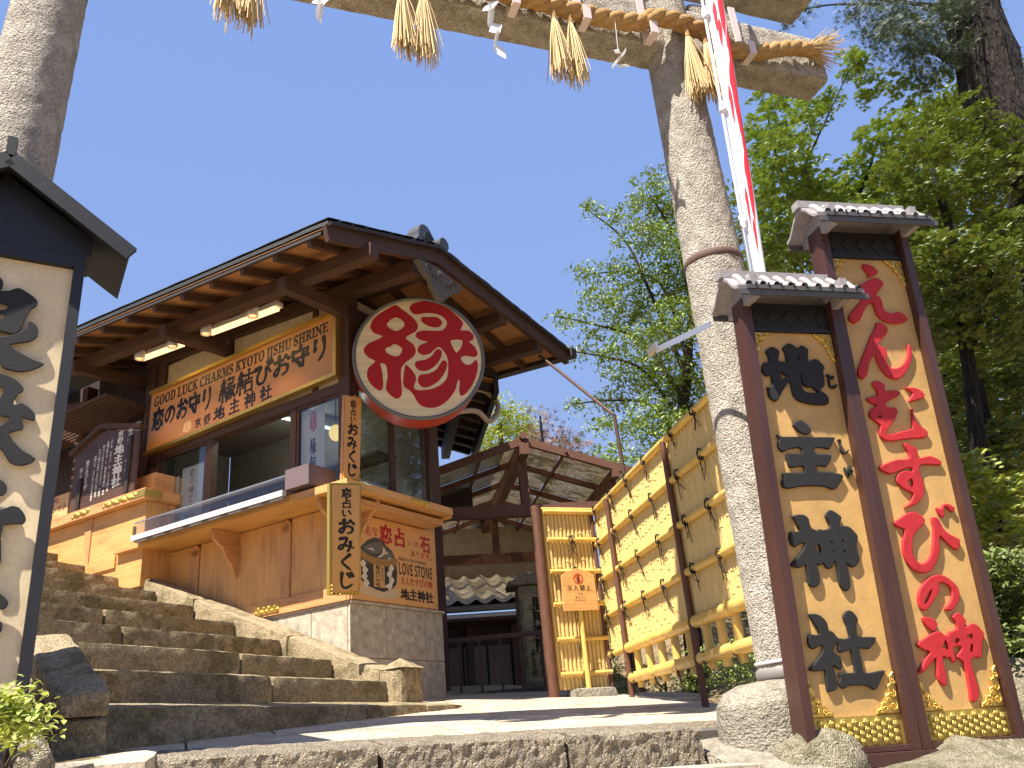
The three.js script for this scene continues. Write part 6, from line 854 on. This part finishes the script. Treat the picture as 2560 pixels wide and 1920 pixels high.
{
  const H = thing('tiled_gatehouse', 'low house with wave tile roof whitened for glare and dark timber front beyond the gate', 'building', V(-0.85, 0, -13.1), CQ);
  part(H, 'front_wall', b6(-2.2, 1.6, 1.6, 3.2, -0.5, -0.4), M.darkWood); part(H, 'plaster_wall', b6(0.75, 1.6, 1.6, 3.2, -0.398, -0.38), M.plaster);
  for (const x of [-1.4, -0.75, -0.1, 0.6]) part(H, 'post', b6(x - 0.05, x + 0.05, 1.6, 3.2, -0.397, -0.3), M.brown);
  for (let i = 0; i < 5; i++) part(H, 'door_panel', b6(-1.34 + i * 0.38, -1.0 + i * 0.38, 1.7, 2.9, -0.38, -0.36), M.interior);
  part(H, 'eave_beam', b6(-2.3, 1.7, 3.2, 3.3, -0.5, 0.35), M.brown); part(H, 'gutter', cyl(V(-2.3, 3.36, 0.42), V(1.7, 3.36, 0.42), 0.05, 0.05, 10), M.greyPaint); part(H, 'white_fascia', b6(-2.3, 1.7, 3.24, 3.29, 0.355, 0.37), M.whitePaint);
  part(H, 'roof_deck', stone(hexa((a, b, c) => V(a ? 1.7 : -2.3, (c ? 3.34 : 4.0) + (b ? 0.05 : 0), c ? 0.4 : -1.2)), 1, 1, 1, 0, 1, 0.0001), M.brown);
  part(H, 'upper_wall', b6(-2.2, 1.6, 3.9, 5.0, -1.5, -1.4), M.plaster); part(H, 'upper_roof', stone(hexa((a, b, c) => V(a ? 1.9 : -2.5, (c ? 5.0 : 5.9) + (b ? 0.1 : 0), c ? -1.0 : -3.2)), 1, 1, 1, 0, 1, 0.001), M.roof);
  // wave tiles
  const prof = []; for (let i = 0; i <= 12; i++) { const u = i / 12; prof.push([u * 0.27, u < 0.62 ? -0.03 * Math.sin(u / 0.62 * Math.PI) : 0.035 * Math.sin((u - 0.62) / 0.38 * Math.PI)]); }
  const tg = prism([...prof, ...prof.map(([x, y]) => [x, y + 0.022]).reverse()].reverse(), 0.3, 0); tg.translate(0, 0, -0.3);
  const sl = Math.atan2(0.66, 1.6); tg.rotateX(sl * 1.0);
  for (let r = 0; r < 6; r++) for (let c = 0; c < 14; c++) { const k = part(H, 'roof_tile', tg, M.tile); k.position.set(-2.2 + c * 0.275, 3.44 + r * 0.26 * Math.sin(sl) + 0.012, 0.44 - r * 0.26 * Math.cos(sl)); }
  // wing with eaves behind the counter
  const W = thing('rear_wing', 'dark wing with deep raftered eaves behind the round sign', 'building', V(-0.18, 0, -9.43), CQ);
  part(W, 'roof', stone(hexa((a, b, c) => V(a ? 0.0 : -2.4, (a ? 5.5 : 6.3) + (b ? 0.14 : 0.06), c ? 0.1 : -2.6)), 1, 1, 1, 0, 1, 0.001), M.roof); part(W, 'roof_boarding', stone(hexa((a, b, c) => V(a ? -0.04 : -2.4, (a ? 5.5 : 6.3) + (b ? 0.055 : 0.04), c ? 0.08 : -2.55)), 1, 1, 1, 0, 1, 0.001), M.sarking);
  for (let i = 0; i < 8; i++) part(W, 'rafter', bar(V(-0.08, 5.49, -0.05 - i * 0.34), V(-2.2, 6.2, -0.05 - i * 0.34), 0.06, 0.09), M.darkWood);
  part(W, 'eave_fascia', bar(V(-0.03, 5.47, 0.1), V(-0.03, 5.47, -2.6), 0.06, 0.18), M.darkWood); part(W, 'purlin', bar(V(-0.45, 5.5, 0.05), V(-0.45, 5.5, -2.5), 0.12, 0.16), M.darkWood);
  part(W, 'wall', b6(-2.3, -0.85, 1.6, 5.6, -2.7, -2.6), M.darkWood); part(W, 'wall', b6(-0.95, -0.85, 1.6, 5.6, -2.6, -0.2), M.darkWood); part(W, 'lower_beam', b6(-2.3, -0.1, 4.65, 4.95, -2.58, -2.42), M.darkWood);
}
/* ---------- trees and shrubs ---------- */
const leafGeo = { // flat leaves in the xz plane, tip along +z, slightly folded
  maple: (() => { const o = []; const lob = [[0, 1], [0.62, 0.72], [0.85, 0.1], [0.5, -0.42]]; const out = [[0, 1], [0.14, 0.46], [0.6, 0.72], [0.36, 0.22], [0.86, 0.1], [0.34, -0.06], [0.5, -0.42], [0.06, -0.2]]; const all = [...out, ...out.slice(1).reverse().map(([x, z]) => [-x, z])]; const s = new THREE.Shape(all.map((p) => new THREE.Vector2(...p))); const g = new THREE.ShapeGeometry(s); g.rotateX(Math.PI / 2); const p = g.attributes.position; for (let i = 0; i < p.count; i++) p.setY(i, -0.18 * (p.getX(i) ** 2 + p.getZ(i) ** 2)); g.computeVertexNormals(); return g; })(),
  oval: (() => { const v = [0, 0, -0.4, 0.24, 0.06, 0.05, 0, -0.02, 0.05, -0.24, 0.06, 0.05, 0, -0.1, 0.6, 0.17, 0, 0.32, -0.17, 0, 0.32]; const g = new THREE.BufferGeometry(); g.setAttribute('position', new THREE.Float32BufferAttribute(v, 3)); g.setAttribute('uv', new THREE.Float32BufferAttribute(new Array(14).fill(0), 2)); g.setIndex([0, 2, 1, 0, 3, 2, 2, 4, 5, 1, 2, 5, 2, 6, 4, 3, 6, 2]); g.computeVertexNormals(); return g; })(),
  needle: (() => { const gs = []; for (let i = 0; i < 7; i++) { const g = new THREE.BufferGeometry(), a = -1.2 + i * 0.4; g.setAttribute('position', new THREE.Float32BufferAttribute([-0.05, 0, 0, 0.05, 0, 0, Math.sin(a), 0.15 * Math.cos(i * 2), Math.cos(a)], 3)); g.setAttribute('uv', new THREE.Float32BufferAttribute([0, 0, 0, 0, 0, 0], 2)); g.computeVertexNormals(); gs.push(g); } return mergeGeometries(gs); })(),
};
const LM = { fresh: leafMat(0.21, 0.29, 0.035), lime: leafMat(0.34, 0.4, 0.04), deep: leafMat(0.15, 0.2, 0.022), dark: leafMat(0.14, 0.19, 0.022), needle: leafMat(0.05, 0.085, 0.03), rust: leafMat(0.2, 0.11, 0.06) };  // deep and lime tones also carry shade and sun in the leaf colour
const dummy = new THREE.Object3D(), tint = new THREE.Color();
function crown(parent, name, leaf, m, clumps, size, o = {}) { // clumps: [x,y,z,rx,ry,rz,count]
  let n = 0; for (const c of clumps) n += c[6];
  const im = new THREE.InstancedMesh(leafGeo[leaf], m, n); let k = 0;
  for (const [x, y, z, rx, ry, rz, cnt] of clumps) {
    // leaves hang in sprays inside the clump
    let left = cnt; while (left > 0) {
      const per = Math.min(left, o.spray || 9); left -= per;
      let a, b, c; do { a = rr(-1, 1); b = rr(-1, 1); c = rr(-1, 1); } while (a * a + b * b + c * c > 1);
      const px = x + a * rx, py = y + b * ry, pz = z + c * rz, yaw = rr(0, 6.28), len = size * rr(1.5, 3.5);
      for (let i = 0; i < per; i++) {
        const t = i / per, s = size * rr(0.6, 1.15), sd = (i % 2 ? 1 : -1) * size * 0.6;
        dummy.position.set(px + Math.cos(yaw) * len * t - Math.sin(yaw) * sd + rr(-0.4, 0.4) * size, py - t * t * len * (o.droop ?? 0.35) + rr(-0.4, 0.4) * size, pz + Math.sin(yaw) * len * t + Math.cos(yaw) * sd + rr(-0.4, 0.4) * size);
        dummy.rotation.set(rr(-0.5, 0.9) * (o.tilt ?? 1), -yaw + rr(-1, 1), rr(-0.6, 0.6) * (o.tilt ?? 1), 'YXZ'); dummy.scale.setScalar(s); dummy.updateMatrix(); im.setMatrixAt(k, dummy.matrix);
        const v = rr(0.7, 1.25); tint.setRGB(v * rr(0.85, 1.2), v, v * rr(0.7, 1.1)); im.setColorAt(k, tint); k++;
      }
    }
  }
  im.name = name; im.userData.kind = 'stuff'; sh(im); parent.add(im); return im;
}
function limb(parent, name, pts, r0, r1, m) { // tapered limb along points
  const c = new THREE.CatmullRomCurve3(pts), n = pts.length * 6, g = new THREE.TubeGeometry(c, n, 1, 9), p = g.attributes.position, q = V();
  for (let i = 0; i <= n; i++) { c.getPointAt(i / n, q); const r = r0 + (r1 - r0) * i / n; for (let k = 0; k <= 9; k++) { const o = i * 10 + k; const b = 1 + 0.16 * noise3(k * 1.3, i * 0.5, r0 * 9); p.setXYZ(o, q.x + (p.getX(o) - q.x) * r * b, q.y + (p.getY(o) - q.y) * r * b, q.z + (p.getZ(o) - q.z) * r * b); } }
  const uv = g.attributes.uv, L = c.getLength(); for (let i = 0; i < uv.count; i++) uv.setXY(i, uv.getY(i) * 6.28 * r0, uv.getX(i) * L); g.computeVertexNormals(); return part(parent, name, g, m);
}
{ const T=thing('cherry_tree','leafy cherry tree with drooping sprays left of the torii pillar','tree');
 limb(T,'trunk',[V(2.4,1.2,-13.9),V(2.5,3,-14),V(2.72,5.66,-13.73),V(3.14,7.45,-13.64),V(3.60,9.40,-13.53)],0.17,0.05,M.bark);
 limb(T,'branch',[V(3.08,7.07,-13.66),V(2.68,9.02,-13.74),V(2.39,10.13,-13.79),V(1.66,11.12,-13.90)],0.05,0.01,M.bark);
 limb(T,'branch',[V(2.96,6.72,-13.68),V(2.39,8.00,-13.80),V(1.57,8.47,-13.91),V(0.93,8.73,-13.97)],0.05,0.01,M.bark);
 limb(T,'branch',[V(3.14,7.45,-13.64),V(2.88,9.26,-13.90),V(2.10,9.60,-14.04),V(1.57,9.61,-14.11)],0.04,0.01,M.bark);
 limb(T,'branch',[V(2.78,6.01,-13.72),V(2.35,6.75,-13.80),V(1.74,6.92,-13.89),V(1.03,6.94,-13.96)],0.04,0.01,M.bark);
 limb(T,'branch',[V(3.37,8.20,-13.59),V(3.32,9.91,-13.60),V(2.98,11.10,-13.68)],0.05,0.012,M.bark);
 limb(T,'branch',[V(2.83,6.37,-13.71),V(2.31,7.45,-13.81),V(1.43,7.88,-13.93),V(0.86,8.04,-13.97)],0.035,0.008,M.bark);
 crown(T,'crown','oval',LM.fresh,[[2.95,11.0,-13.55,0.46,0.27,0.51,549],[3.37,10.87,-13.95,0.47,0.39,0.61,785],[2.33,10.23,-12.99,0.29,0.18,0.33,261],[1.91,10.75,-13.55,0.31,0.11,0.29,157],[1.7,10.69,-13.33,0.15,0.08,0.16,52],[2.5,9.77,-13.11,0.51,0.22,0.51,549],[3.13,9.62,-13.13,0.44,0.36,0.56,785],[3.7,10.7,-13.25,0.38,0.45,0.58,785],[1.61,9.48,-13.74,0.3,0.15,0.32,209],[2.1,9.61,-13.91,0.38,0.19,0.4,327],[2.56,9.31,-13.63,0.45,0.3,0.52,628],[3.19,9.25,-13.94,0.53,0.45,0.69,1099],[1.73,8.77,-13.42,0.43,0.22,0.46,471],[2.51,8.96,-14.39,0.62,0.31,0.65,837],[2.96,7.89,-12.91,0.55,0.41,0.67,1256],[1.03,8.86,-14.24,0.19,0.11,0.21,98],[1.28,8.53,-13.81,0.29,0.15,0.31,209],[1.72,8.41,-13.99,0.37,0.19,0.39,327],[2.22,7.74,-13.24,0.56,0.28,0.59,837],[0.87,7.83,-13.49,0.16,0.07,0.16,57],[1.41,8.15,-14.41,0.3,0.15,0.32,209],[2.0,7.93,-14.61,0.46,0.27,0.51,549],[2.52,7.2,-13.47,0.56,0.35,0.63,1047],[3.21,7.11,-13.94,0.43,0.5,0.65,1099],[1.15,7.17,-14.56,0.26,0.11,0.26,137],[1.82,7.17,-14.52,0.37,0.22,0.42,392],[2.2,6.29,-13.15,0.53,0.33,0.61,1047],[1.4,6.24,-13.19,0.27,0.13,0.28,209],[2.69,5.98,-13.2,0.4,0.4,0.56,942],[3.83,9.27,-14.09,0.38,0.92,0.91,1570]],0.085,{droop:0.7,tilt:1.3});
 crown(T,'inner_crown','oval',LM.deep,[[3.13,10.68,-14.18,0.55,0.48,0.72,733],[3.27,9.07,-13.65,0.44,0.59,0.72,837],[2.85,8.66,-14.38,0.61,0.53,0.8,977],[2.98,7.73,-14.21,0.59,0.59,0.83,1117],[2.35,7.35,-14.31,0.52,0.37,0.62,610],[2.95,6.73,-14.09,0.43,0.57,0.7,837],[3.31,11.57,-13.86,0.4,0.2,0.42,218],[2.34,9.34,-14.56,0.47,0.31,0.55,418]],0.085,{droop:0.7});  // inner leaves darker: shade within the crown put into their colour
}
{ const T=thing('lime_tree','bright yellow green tree far behind the canopy roof','tree');
 limb(T,'trunk',[V(-0.82,5.48,-25.99),V(-0.57,8.59,-25.99),V(-0.52,11.17,-25.99)],0.2,0.06,M.bark);
 limb(T,'branch',[V(-0.54,9.25,-25.99),V(-0.94,10.78,-25.98)],0.06,0.02,M.bark);
 limb(T,'branch',[V(-0.54,9.51,-25.99),V(0.13,10.96,-26.00)],0.06,0.02,M.bark);
 crown(T,'crown','oval',LM.lime,[[-0.75,11.65,-26.09,0.8,0.67,1.03,1130],[0.01,11.27,-26.42,0.8,0.8,1.13,1357],[-1.06,10.51,-25.56,0.52,0.64,0.81,753],[-0.38,10.46,-26.02,0.92,0.52,1.01,1055],[-1.48,11.54,-26.75,0.54,0.82,0.95,904],[0.39,11.08,-26.79,0.54,0.54,0.76,603]],0.13,{});
}
{ const T=thing('rusty_cypress','sparse reddish brown cypress behind the canopy ridge','tree');
 limb(T,'trunk',[V(0.46,5.28,-22.00),V(0.65,7.39,-21.99),V(0.70,9.80,-21.99)],0.12,0.03,M.barkDark);
 limb(T,'branch',[V(0.69,7.72,-21.99),V(1.16,8.92,-21.97)],0.04,0.01,M.barkDark);
 limb(T,'branch',[V(0.69,7.72,-21.99),V(1.59,8.76,-21.94)],0.04,0.01,M.barkDark);
 crown(T,'crown','needle',LM.rust,[[0.65,9.42,-22.92,0.58,0.69,0.89,314],[1.38,8.87,-22.05,0.55,0.44,0.7,209],[0.65,9.92,-22.94,0.17,0.46,0.45,62],[1.7,8.65,-22.37,0.45,0.33,0.55,125],[1.17,9.42,-22.37,0.17,0.45,0.43,62]],0.2,{tilt:2});
}
{ const T=thing('camellia_tree','dense glossy green tree behind the canopy and the bamboo fence','tree');
 limb(T,'trunk',[V(1.47,2.73,-12.92),V(1.58,3.90,-12.90),V(1.64,5.29,-12.90)],0.09,0.03,M.bark);
 limb(T,'branch',[V(1.62,4.20,-12.90),V(2.07,5.23,-12.83)],0.04,0.015,M.bark);
 crown(T,'crown','oval',LM.fresh,[[1.43,5.28,-12.59,0.37,0.5,0.61,959],[1.69,4.88,-13.34,0.39,0.58,0.68,1079],[1.21,5.02,-12.59,0.25,0.25,0.35,319],[2.14,5.72,-13.33,0.33,0.6,0.65,899],[2.22,4.95,-12.8,0.37,0.5,0.61,959],[1.06,4.62,-13.09,0.19,0.38,0.4,359],[1.42,4.36,-13.24,0.25,0.38,0.44,479]],0.085,{});
}
{ const T=thing('maple_tree','maple with fresh green leaves behind the torii beam end','tree');
 limb(T,'trunk',[V(4.3,1.4,-9.2),V(4.23,4.09,-8.62),V(4.15,5.56,-8.66),V(3.86,6.83,-8.57),V(3.73,7.54,-8.41)],0.12,0.03,M.barkDark);
 limb(T,'branch',[V(4.01,5.80,-8.50),V(3.26,6.20,-8.60),V(2.79,6.01,-8.56)],0.06,0.025,M.barkDark);
 limb(T,'branch',[V(3.86,6.83,-8.57),V(3.51,7.51,-8.50),V(3.50,8.38,-8.51)],0.03,0.008,M.barkDark);
 limb(T,'branch',[V(3.90,6.59,-8.55),V(4.25,7.06,-8.16),V(4.53,7.65,-8.01)],0.03,0.008,M.barkDark);
 limb(T,'branch',[V(3.73,7.54,-8.41),V(4.42,8.63,-8.07)],0.015,0.005,M.barkDark);
 crown(T,'crown','maple',LM.fresh,[[3.73,9.04,-8.92,0.32,0.27,0.41,471],[3.66,8.11,-8.22,0.39,0.29,0.47,753],[4.22,8.57,-8.6,0.31,0.2,0.36,376],[3.35,7.41,-7.97,0.37,0.28,0.45,753],[3.18,7.05,-8.13,0.28,0.28,0.39,565],[3.71,7.23,-8.55,0.38,0.29,0.47,753],[4.01,6.98,-8.32,0.37,0.23,0.42,628],[4.27,7.3,-8.04,0.28,0.18,0.32,376],[4.44,7.52,-7.83,0.32,0.18,0.35,439],[4.46,7.08,-8.21,0.42,0.23,0.45,706],[3.32,6.62,-8.5,0.33,0.23,0.39,549],[3.85,6.67,-8.66,0.33,0.24,0.4,549],[4.12,6.59,-8.25,0.37,0.23,0.42,628],[4.52,8.79,-8.12,0.17,0.25,0.29,274],[4.64,8.42,-8.15,0.19,0.19,0.27,251],[5.16,8.46,-8.32,0.3,0.2,0.35,376],[3.44,8.36,-8.94,0.21,0.42,0.44,502],[3.05,6.58,-8.57,0.19,0.38,0.39,502]],0.047,{droop:0.2,tilt:0.8});
}
{ const T=thing('maple_tree','spreading shady maple above the red lettered sign','tree');
 limb(T,'trunk',[V(5.2,1.6,-8.2),V(4.40,3.02,-7.85),V(4.44,4.54,-7.60),V(4.51,5.73,-7.32),V(4.54,6.59,-7.30)],0.11,0.03,M.barkDark);
 limb(T,'branch',[V(4.44,4.54,-7.60),V(4.69,5.19,-7.21),V(5.02,6.01,-6.98)],0.04,0.01,M.barkDark);
 limb(T,'branch',[V(4.47,5.09,-7.47),V(4.24,5.67,-7.48),V(4.12,6.04,-7.44)],0.03,0.008,M.barkDark);
 crown(T,'crown','maple',LM.deep,[[4.21,6.43,-6.91,0.36,0.24,0.41,848],[5.02,7.08,-7.39,0.39,0.3,0.48,989],[4.38,6.13,-7.32,0.41,0.24,0.46,942],[4.93,6.4,-7.37,0.41,0.33,0.52,1256],[5.41,6.68,-7.4,0.25,0.42,0.47,942],[4.91,5.56,-7.12,0.23,0.39,0.43,942],[4.11,5.83,-7.56,0.33,0.21,0.37,628],[4.12,5.36,-6.96,0.38,0.23,0.42,942],[4.48,5.18,-7.01,0.38,0.3,0.47,1256],[4.38,4.89,-7.4,0.39,0.31,0.49,1256],[4.75,4.77,-7.43,0.31,0.31,0.43,1005],[4.42,5.27,-7.8,0.25,0.25,0.35,565]],0.047,{droop:0.2,tilt:0.8});
}
{ const T=thing('maple_tree','dark maple standing right of the red lettered sign','tree');
 limb(T,'trunk',[V(5.6,1.7,-8.8),V(4.74,2.91,-8.35),V(4.78,3.89,-8.21),V(4.84,4.54,-8.18)],0.08,0.03,M.barkDark);
 crown(T,'crown','maple',LM.deep,[[4.86,4.85,-8.68,0.31,0.35,0.46,1119],[5.14,4.66,-8.65,0.39,0.39,0.55,1619],[5.29,4.37,-8.42,0.21,0.38,0.41,899],[4.6,3.88,-8.36,0.29,0.33,0.43,1119],[4.68,3.71,-7.89,0.27,0.31,0.41,1119]],0.046,{droop:0.2,tilt:0.8});
}
{ const T=thing('maple_tree','low sunlit young maple beside the hedge','tree');
 limb(T,'trunk',[V(4.6,1.6,-7.4),V(3.94,2.39,-7.19),V(4.03,2.95,-7.14)],0.04,0.015,M.barkDark);
 crown(T,'crown','maple',LM.lime,[[3.77,3.23,-6.84,0.17,0.2,0.26,507],[4.09,3.07,-7.11,0.24,0.2,0.31,710],[3.95,2.86,-7.18,0.2,0.17,0.26,507],[3.97,2.74,-6.84,0.13,0.26,0.27,541]],0.044,{droop:0.2,tilt:0.8});
}
{ const T=thing('broadleaf_tree','deep shaded broadleaf trees massed behind the maples','tree');
 limb(T,'trunk',[V(6,1.8,-12.2),V(5.85,4.21,-11.05),V(6.16,6.50,-10.88),V(6.36,8.46,-10.76)],0.2,0.06,M.barkDark);
 limb(T,'branch',[V(6.07,5.91,-10.93),V(5.70,7.70,-11.13),V(4.82,8.71,-11.53)],0.08,0.02,M.barkDark);
 limb(T,'branch',[V(5.98,5.33,-10.98),V(6.68,6.29,-10.57)],0.08,0.03,M.barkDark);
 crown(T,'crown','oval',LM.deep,[[4.77,9.37,-12.02,0.81,1.08,1.32,2261],[4.84,7.73,-10.69,0.82,0.7,1.06,1979],[6.06,8.34,-11.17,0.86,0.74,1.12,1979],[6.82,8.1,-10.95,0.96,0.96,1.35,3015],[6.81,6.48,-10.48,0.77,1.1,1.31,3298],[5.99,5.24,-10.47,0.74,0.85,1.11,2638],[6.02,4.11,-10.4,0.71,0.81,1.06,2638],[6.78,9.64,-10.99,0.63,0.63,0.89,1178],[7.02,9.34,-9.69,0.69,0.69,0.96,1696],[5.48,6.69,-10.5,0.56,0.56,0.78,1178],[6.06,3.16,-11.27,0.63,0.79,0.99,2120],[5.97,3.84,-11.8,0.34,1.12,1.02,1413]],0.14,{});
}
{ const T=thing('cedar_tree','massive dark leaning cedar trunk with tufts of needles at the upper right','tree');
 limb(T,'trunk',[V(8.2,1.6,-7.6),V(5.99,4.57,-8.00),V(5.95,6.38,-7.79),V(5.77,7.51,-7.67),V(5.83,8.65,-7.63),V(5.92,9.86,-7.56)],0.42,0.3,M.barkDark);
 limb(T,'branch',[V(5.79,8.19,-7.66),V(5.42,8.32,-7.68),V(5.23,8.78,-7.81),V(4.98,9.24,-7.97)],0.06,0.015,M.barkDark);
 limb(T,'branch',[V(5.76,7.63,-7.68),V(5.28,7.27,-7.65),V(4.94,7.29,-7.76),V(4.63,7.76,-7.95)],0.045,0.01,M.barkDark);
 limb(T,'branch',[V(5.86,8.94,-7.61),V(5.34,9.27,-7.74),V(4.95,9.67,-7.99)],0.04,0.012,M.barkDark);
 limb(T,'branch',[V(5.89,9.10,-7.58),V(6.12,8.76,-7.14),V(6.23,8.46,-7.04)],0.05,0.02,M.barkDark);
 limb(T,'branch',[V(4.93,9.61,-8.00),V(4.48,9.92,-8.26),V(4.18,10.02,-8.42)],0.018,0.006,M.barkDark);
 limb(T,'branch',[V(5.59,8.47,-7.31),V(5.40,7.69,-7.33),V(5.42,7.13,-7.31),V(5.51,6.70,-7.25)],0.012,0.01,M.barkDark);
 crown(T,'needle_tufts','needle',LM.needle,[[4.79,9.06,-7.72,0.24,0.19,0.3,349],[4.97,8.59,-7.41,0.37,0.27,0.45,837],[5.31,8.36,-7.71,0.28,0.23,0.36,523],[5.18,8.84,-8.12,0.25,0.15,0.28,261],[4.83,9.06,-7.97,0.2,0.1,0.21,139],[5.54,8.88,-7.58,0.28,0.28,0.39,628],[3.95,9.51,-7.99,0.12,0.12,0.17,109],[4.89,9.63,-8.01,0.3,0.15,0.32,314]],0.1,{tilt:2});
}
{ const T=thing('clipped_hedge','dark clipped evergreen hedge behind the lower end of the red lettered sign','hedge');
 limb(T,'trunk',[V(4.1,1.2,-6.4),V(4.1,1.7,-6.4),V(4.05,2.2,-6.4)],0.03,0.015,M.barkDark);
 crown(T,'foliage','oval',LM.dark,[[3.3,2.36,-6.17,0.17,0.17,0.24,1005],[3.58,2.29,-6.41,0.18,0.24,0.29,1340],[3.21,2.16,-6.29,0.14,0.17,0.22,837],[3.4,1.98,-6.37,0.2,0.23,0.3,1563],[3.12,1.87,-6.16,0.14,0.14,0.19,698],[3.51,1.74,-6.57,0.15,0.18,0.23,837]],0.06,{});
}
{ const T=thing('undergrowth','shaded green undergrowth seen below the bamboo fence','shrub');
 limb(T,'trunk',[V(1.5,1.5,-10.8),V(1.5,1.8,-10.8),V(1.52,2.1,-10.8)],0.02,0.01,M.barkDark);
 crown(T,'foliage','oval',LM.fresh,[[0.41,2.19,-11.01,0.3,0.2,0.35,670],[0.95,2.07,-10.55,0.24,0.19,0.3,558],[1.43,2.1,-10.97,0.3,0.2,0.34,670],[1.94,2.15,-11.0,0.3,0.25,0.38,837],[2.38,2.2,-10.92,0.3,0.3,0.41,1005],[0.62,2.0,-10.74,0.29,0.1,0.27,335]],0.06,{});
}
{ const T=new THREE.Group(); T.name='hillside_wood'; T.userData={kind:'stuff',label:'dense shaded wood on the hillside behind the fence and signs'}; scene.add(T); crown(T,'foliage','oval',LM.dark,[[6.36,8.69,-17.05,2.29,2.64,3.45,2917],[9.11,9.3,-16.85,2.3,2.3,3.22,2528],[11.07,8.52,-17.71,2.18,2.72,3.43,2692],[8.94,4.91,-15.72,1.81,1.96,2.63,2333],[8.17,2.94,-16.96,2.0,1.23,2.26,1555],[6.39,5.09,-17.04,2.44,2.12,3.19,2917],[3.58,3.59,-18.87,1.39,1.04,1.7,718],[2.56,4.35,-20.5,1.33,1.14,1.73,628],[4.71,5.19,-18.65,1.24,1.77,2.11,1047],[1.98,3.1,-20.24,1.83,0.73,1.8,598]],0.26,{}); }
{ const T=thing('azalea_shrub','small bright green azalea at the foot of the lantern sign','shrub');
 limb(T,'trunk',[V(-1.66,1.5,-2.78),V(-1.66,1.6,-2.78),V(-1.64,1.7,-2.76)],0.012,0.006,M.bark);
 limb(T,'branch',[V(-1.66,1.56,-2.78),V(-1.6,1.64,-2.74),V(-1.57,1.72,-2.73)],0.006,0.003,M.bark);
 limb(T,'branch',[V(-1.66,1.56,-2.78),V(-1.74,1.66,-2.76),V(-1.77,1.74,-2.74)],0.006,0.003,M.bark);
 crown(T,'foliage','oval',LM.lime,[[-1.4,1.67,-2.29,0.05,0.06,0.08,248],[-1.38,1.68,-2.33,0.04,0.05,0.07,165],[-1.36,1.65,-2.35,0.04,0.04,0.06,132],[-1.34,1.62,-2.26,0.05,0.04,0.06,165],[-1.32,1.61,-2.31,0.03,0.03,0.04,51],[-1.45,1.67,-2.31,0.05,0.07,0.09,289],[-1.39,1.72,-2.29,0.03,0.03,0.04,51]],0.03,{droop:-0.5,spray:6});
}
/* ---------- tidy: put every group origin at the base of its thing ---------- */
scene.updateMatrixWorld(true);
for (const o of scene.children) if (o.isGroup && o.children.length) {
  const inv = o.matrixWorld.clone().invert(), bb = new THREE.Box3(), t = new THREE.Box3();
  o.traverse((m) => { if (m.isMesh && !m.isInstancedMesh) { m.geometry.computeBoundingBox(); t.copy(m.geometry.boundingBox).applyMatrix4(m.matrixWorld).applyMatrix4(inv); bb.union(t); } });
  if (bb.isEmpty()) continue;
  const c = V((bb.min.x + bb.max.x) / 2, bb.min.y, (bb.min.z + bb.max.z) / 2);
  for (const k of o.children) k.position.sub(c);
  o.position.add(c.clone().applyQuaternion(o.quaternion));
}
renderer.render(scene, camera);
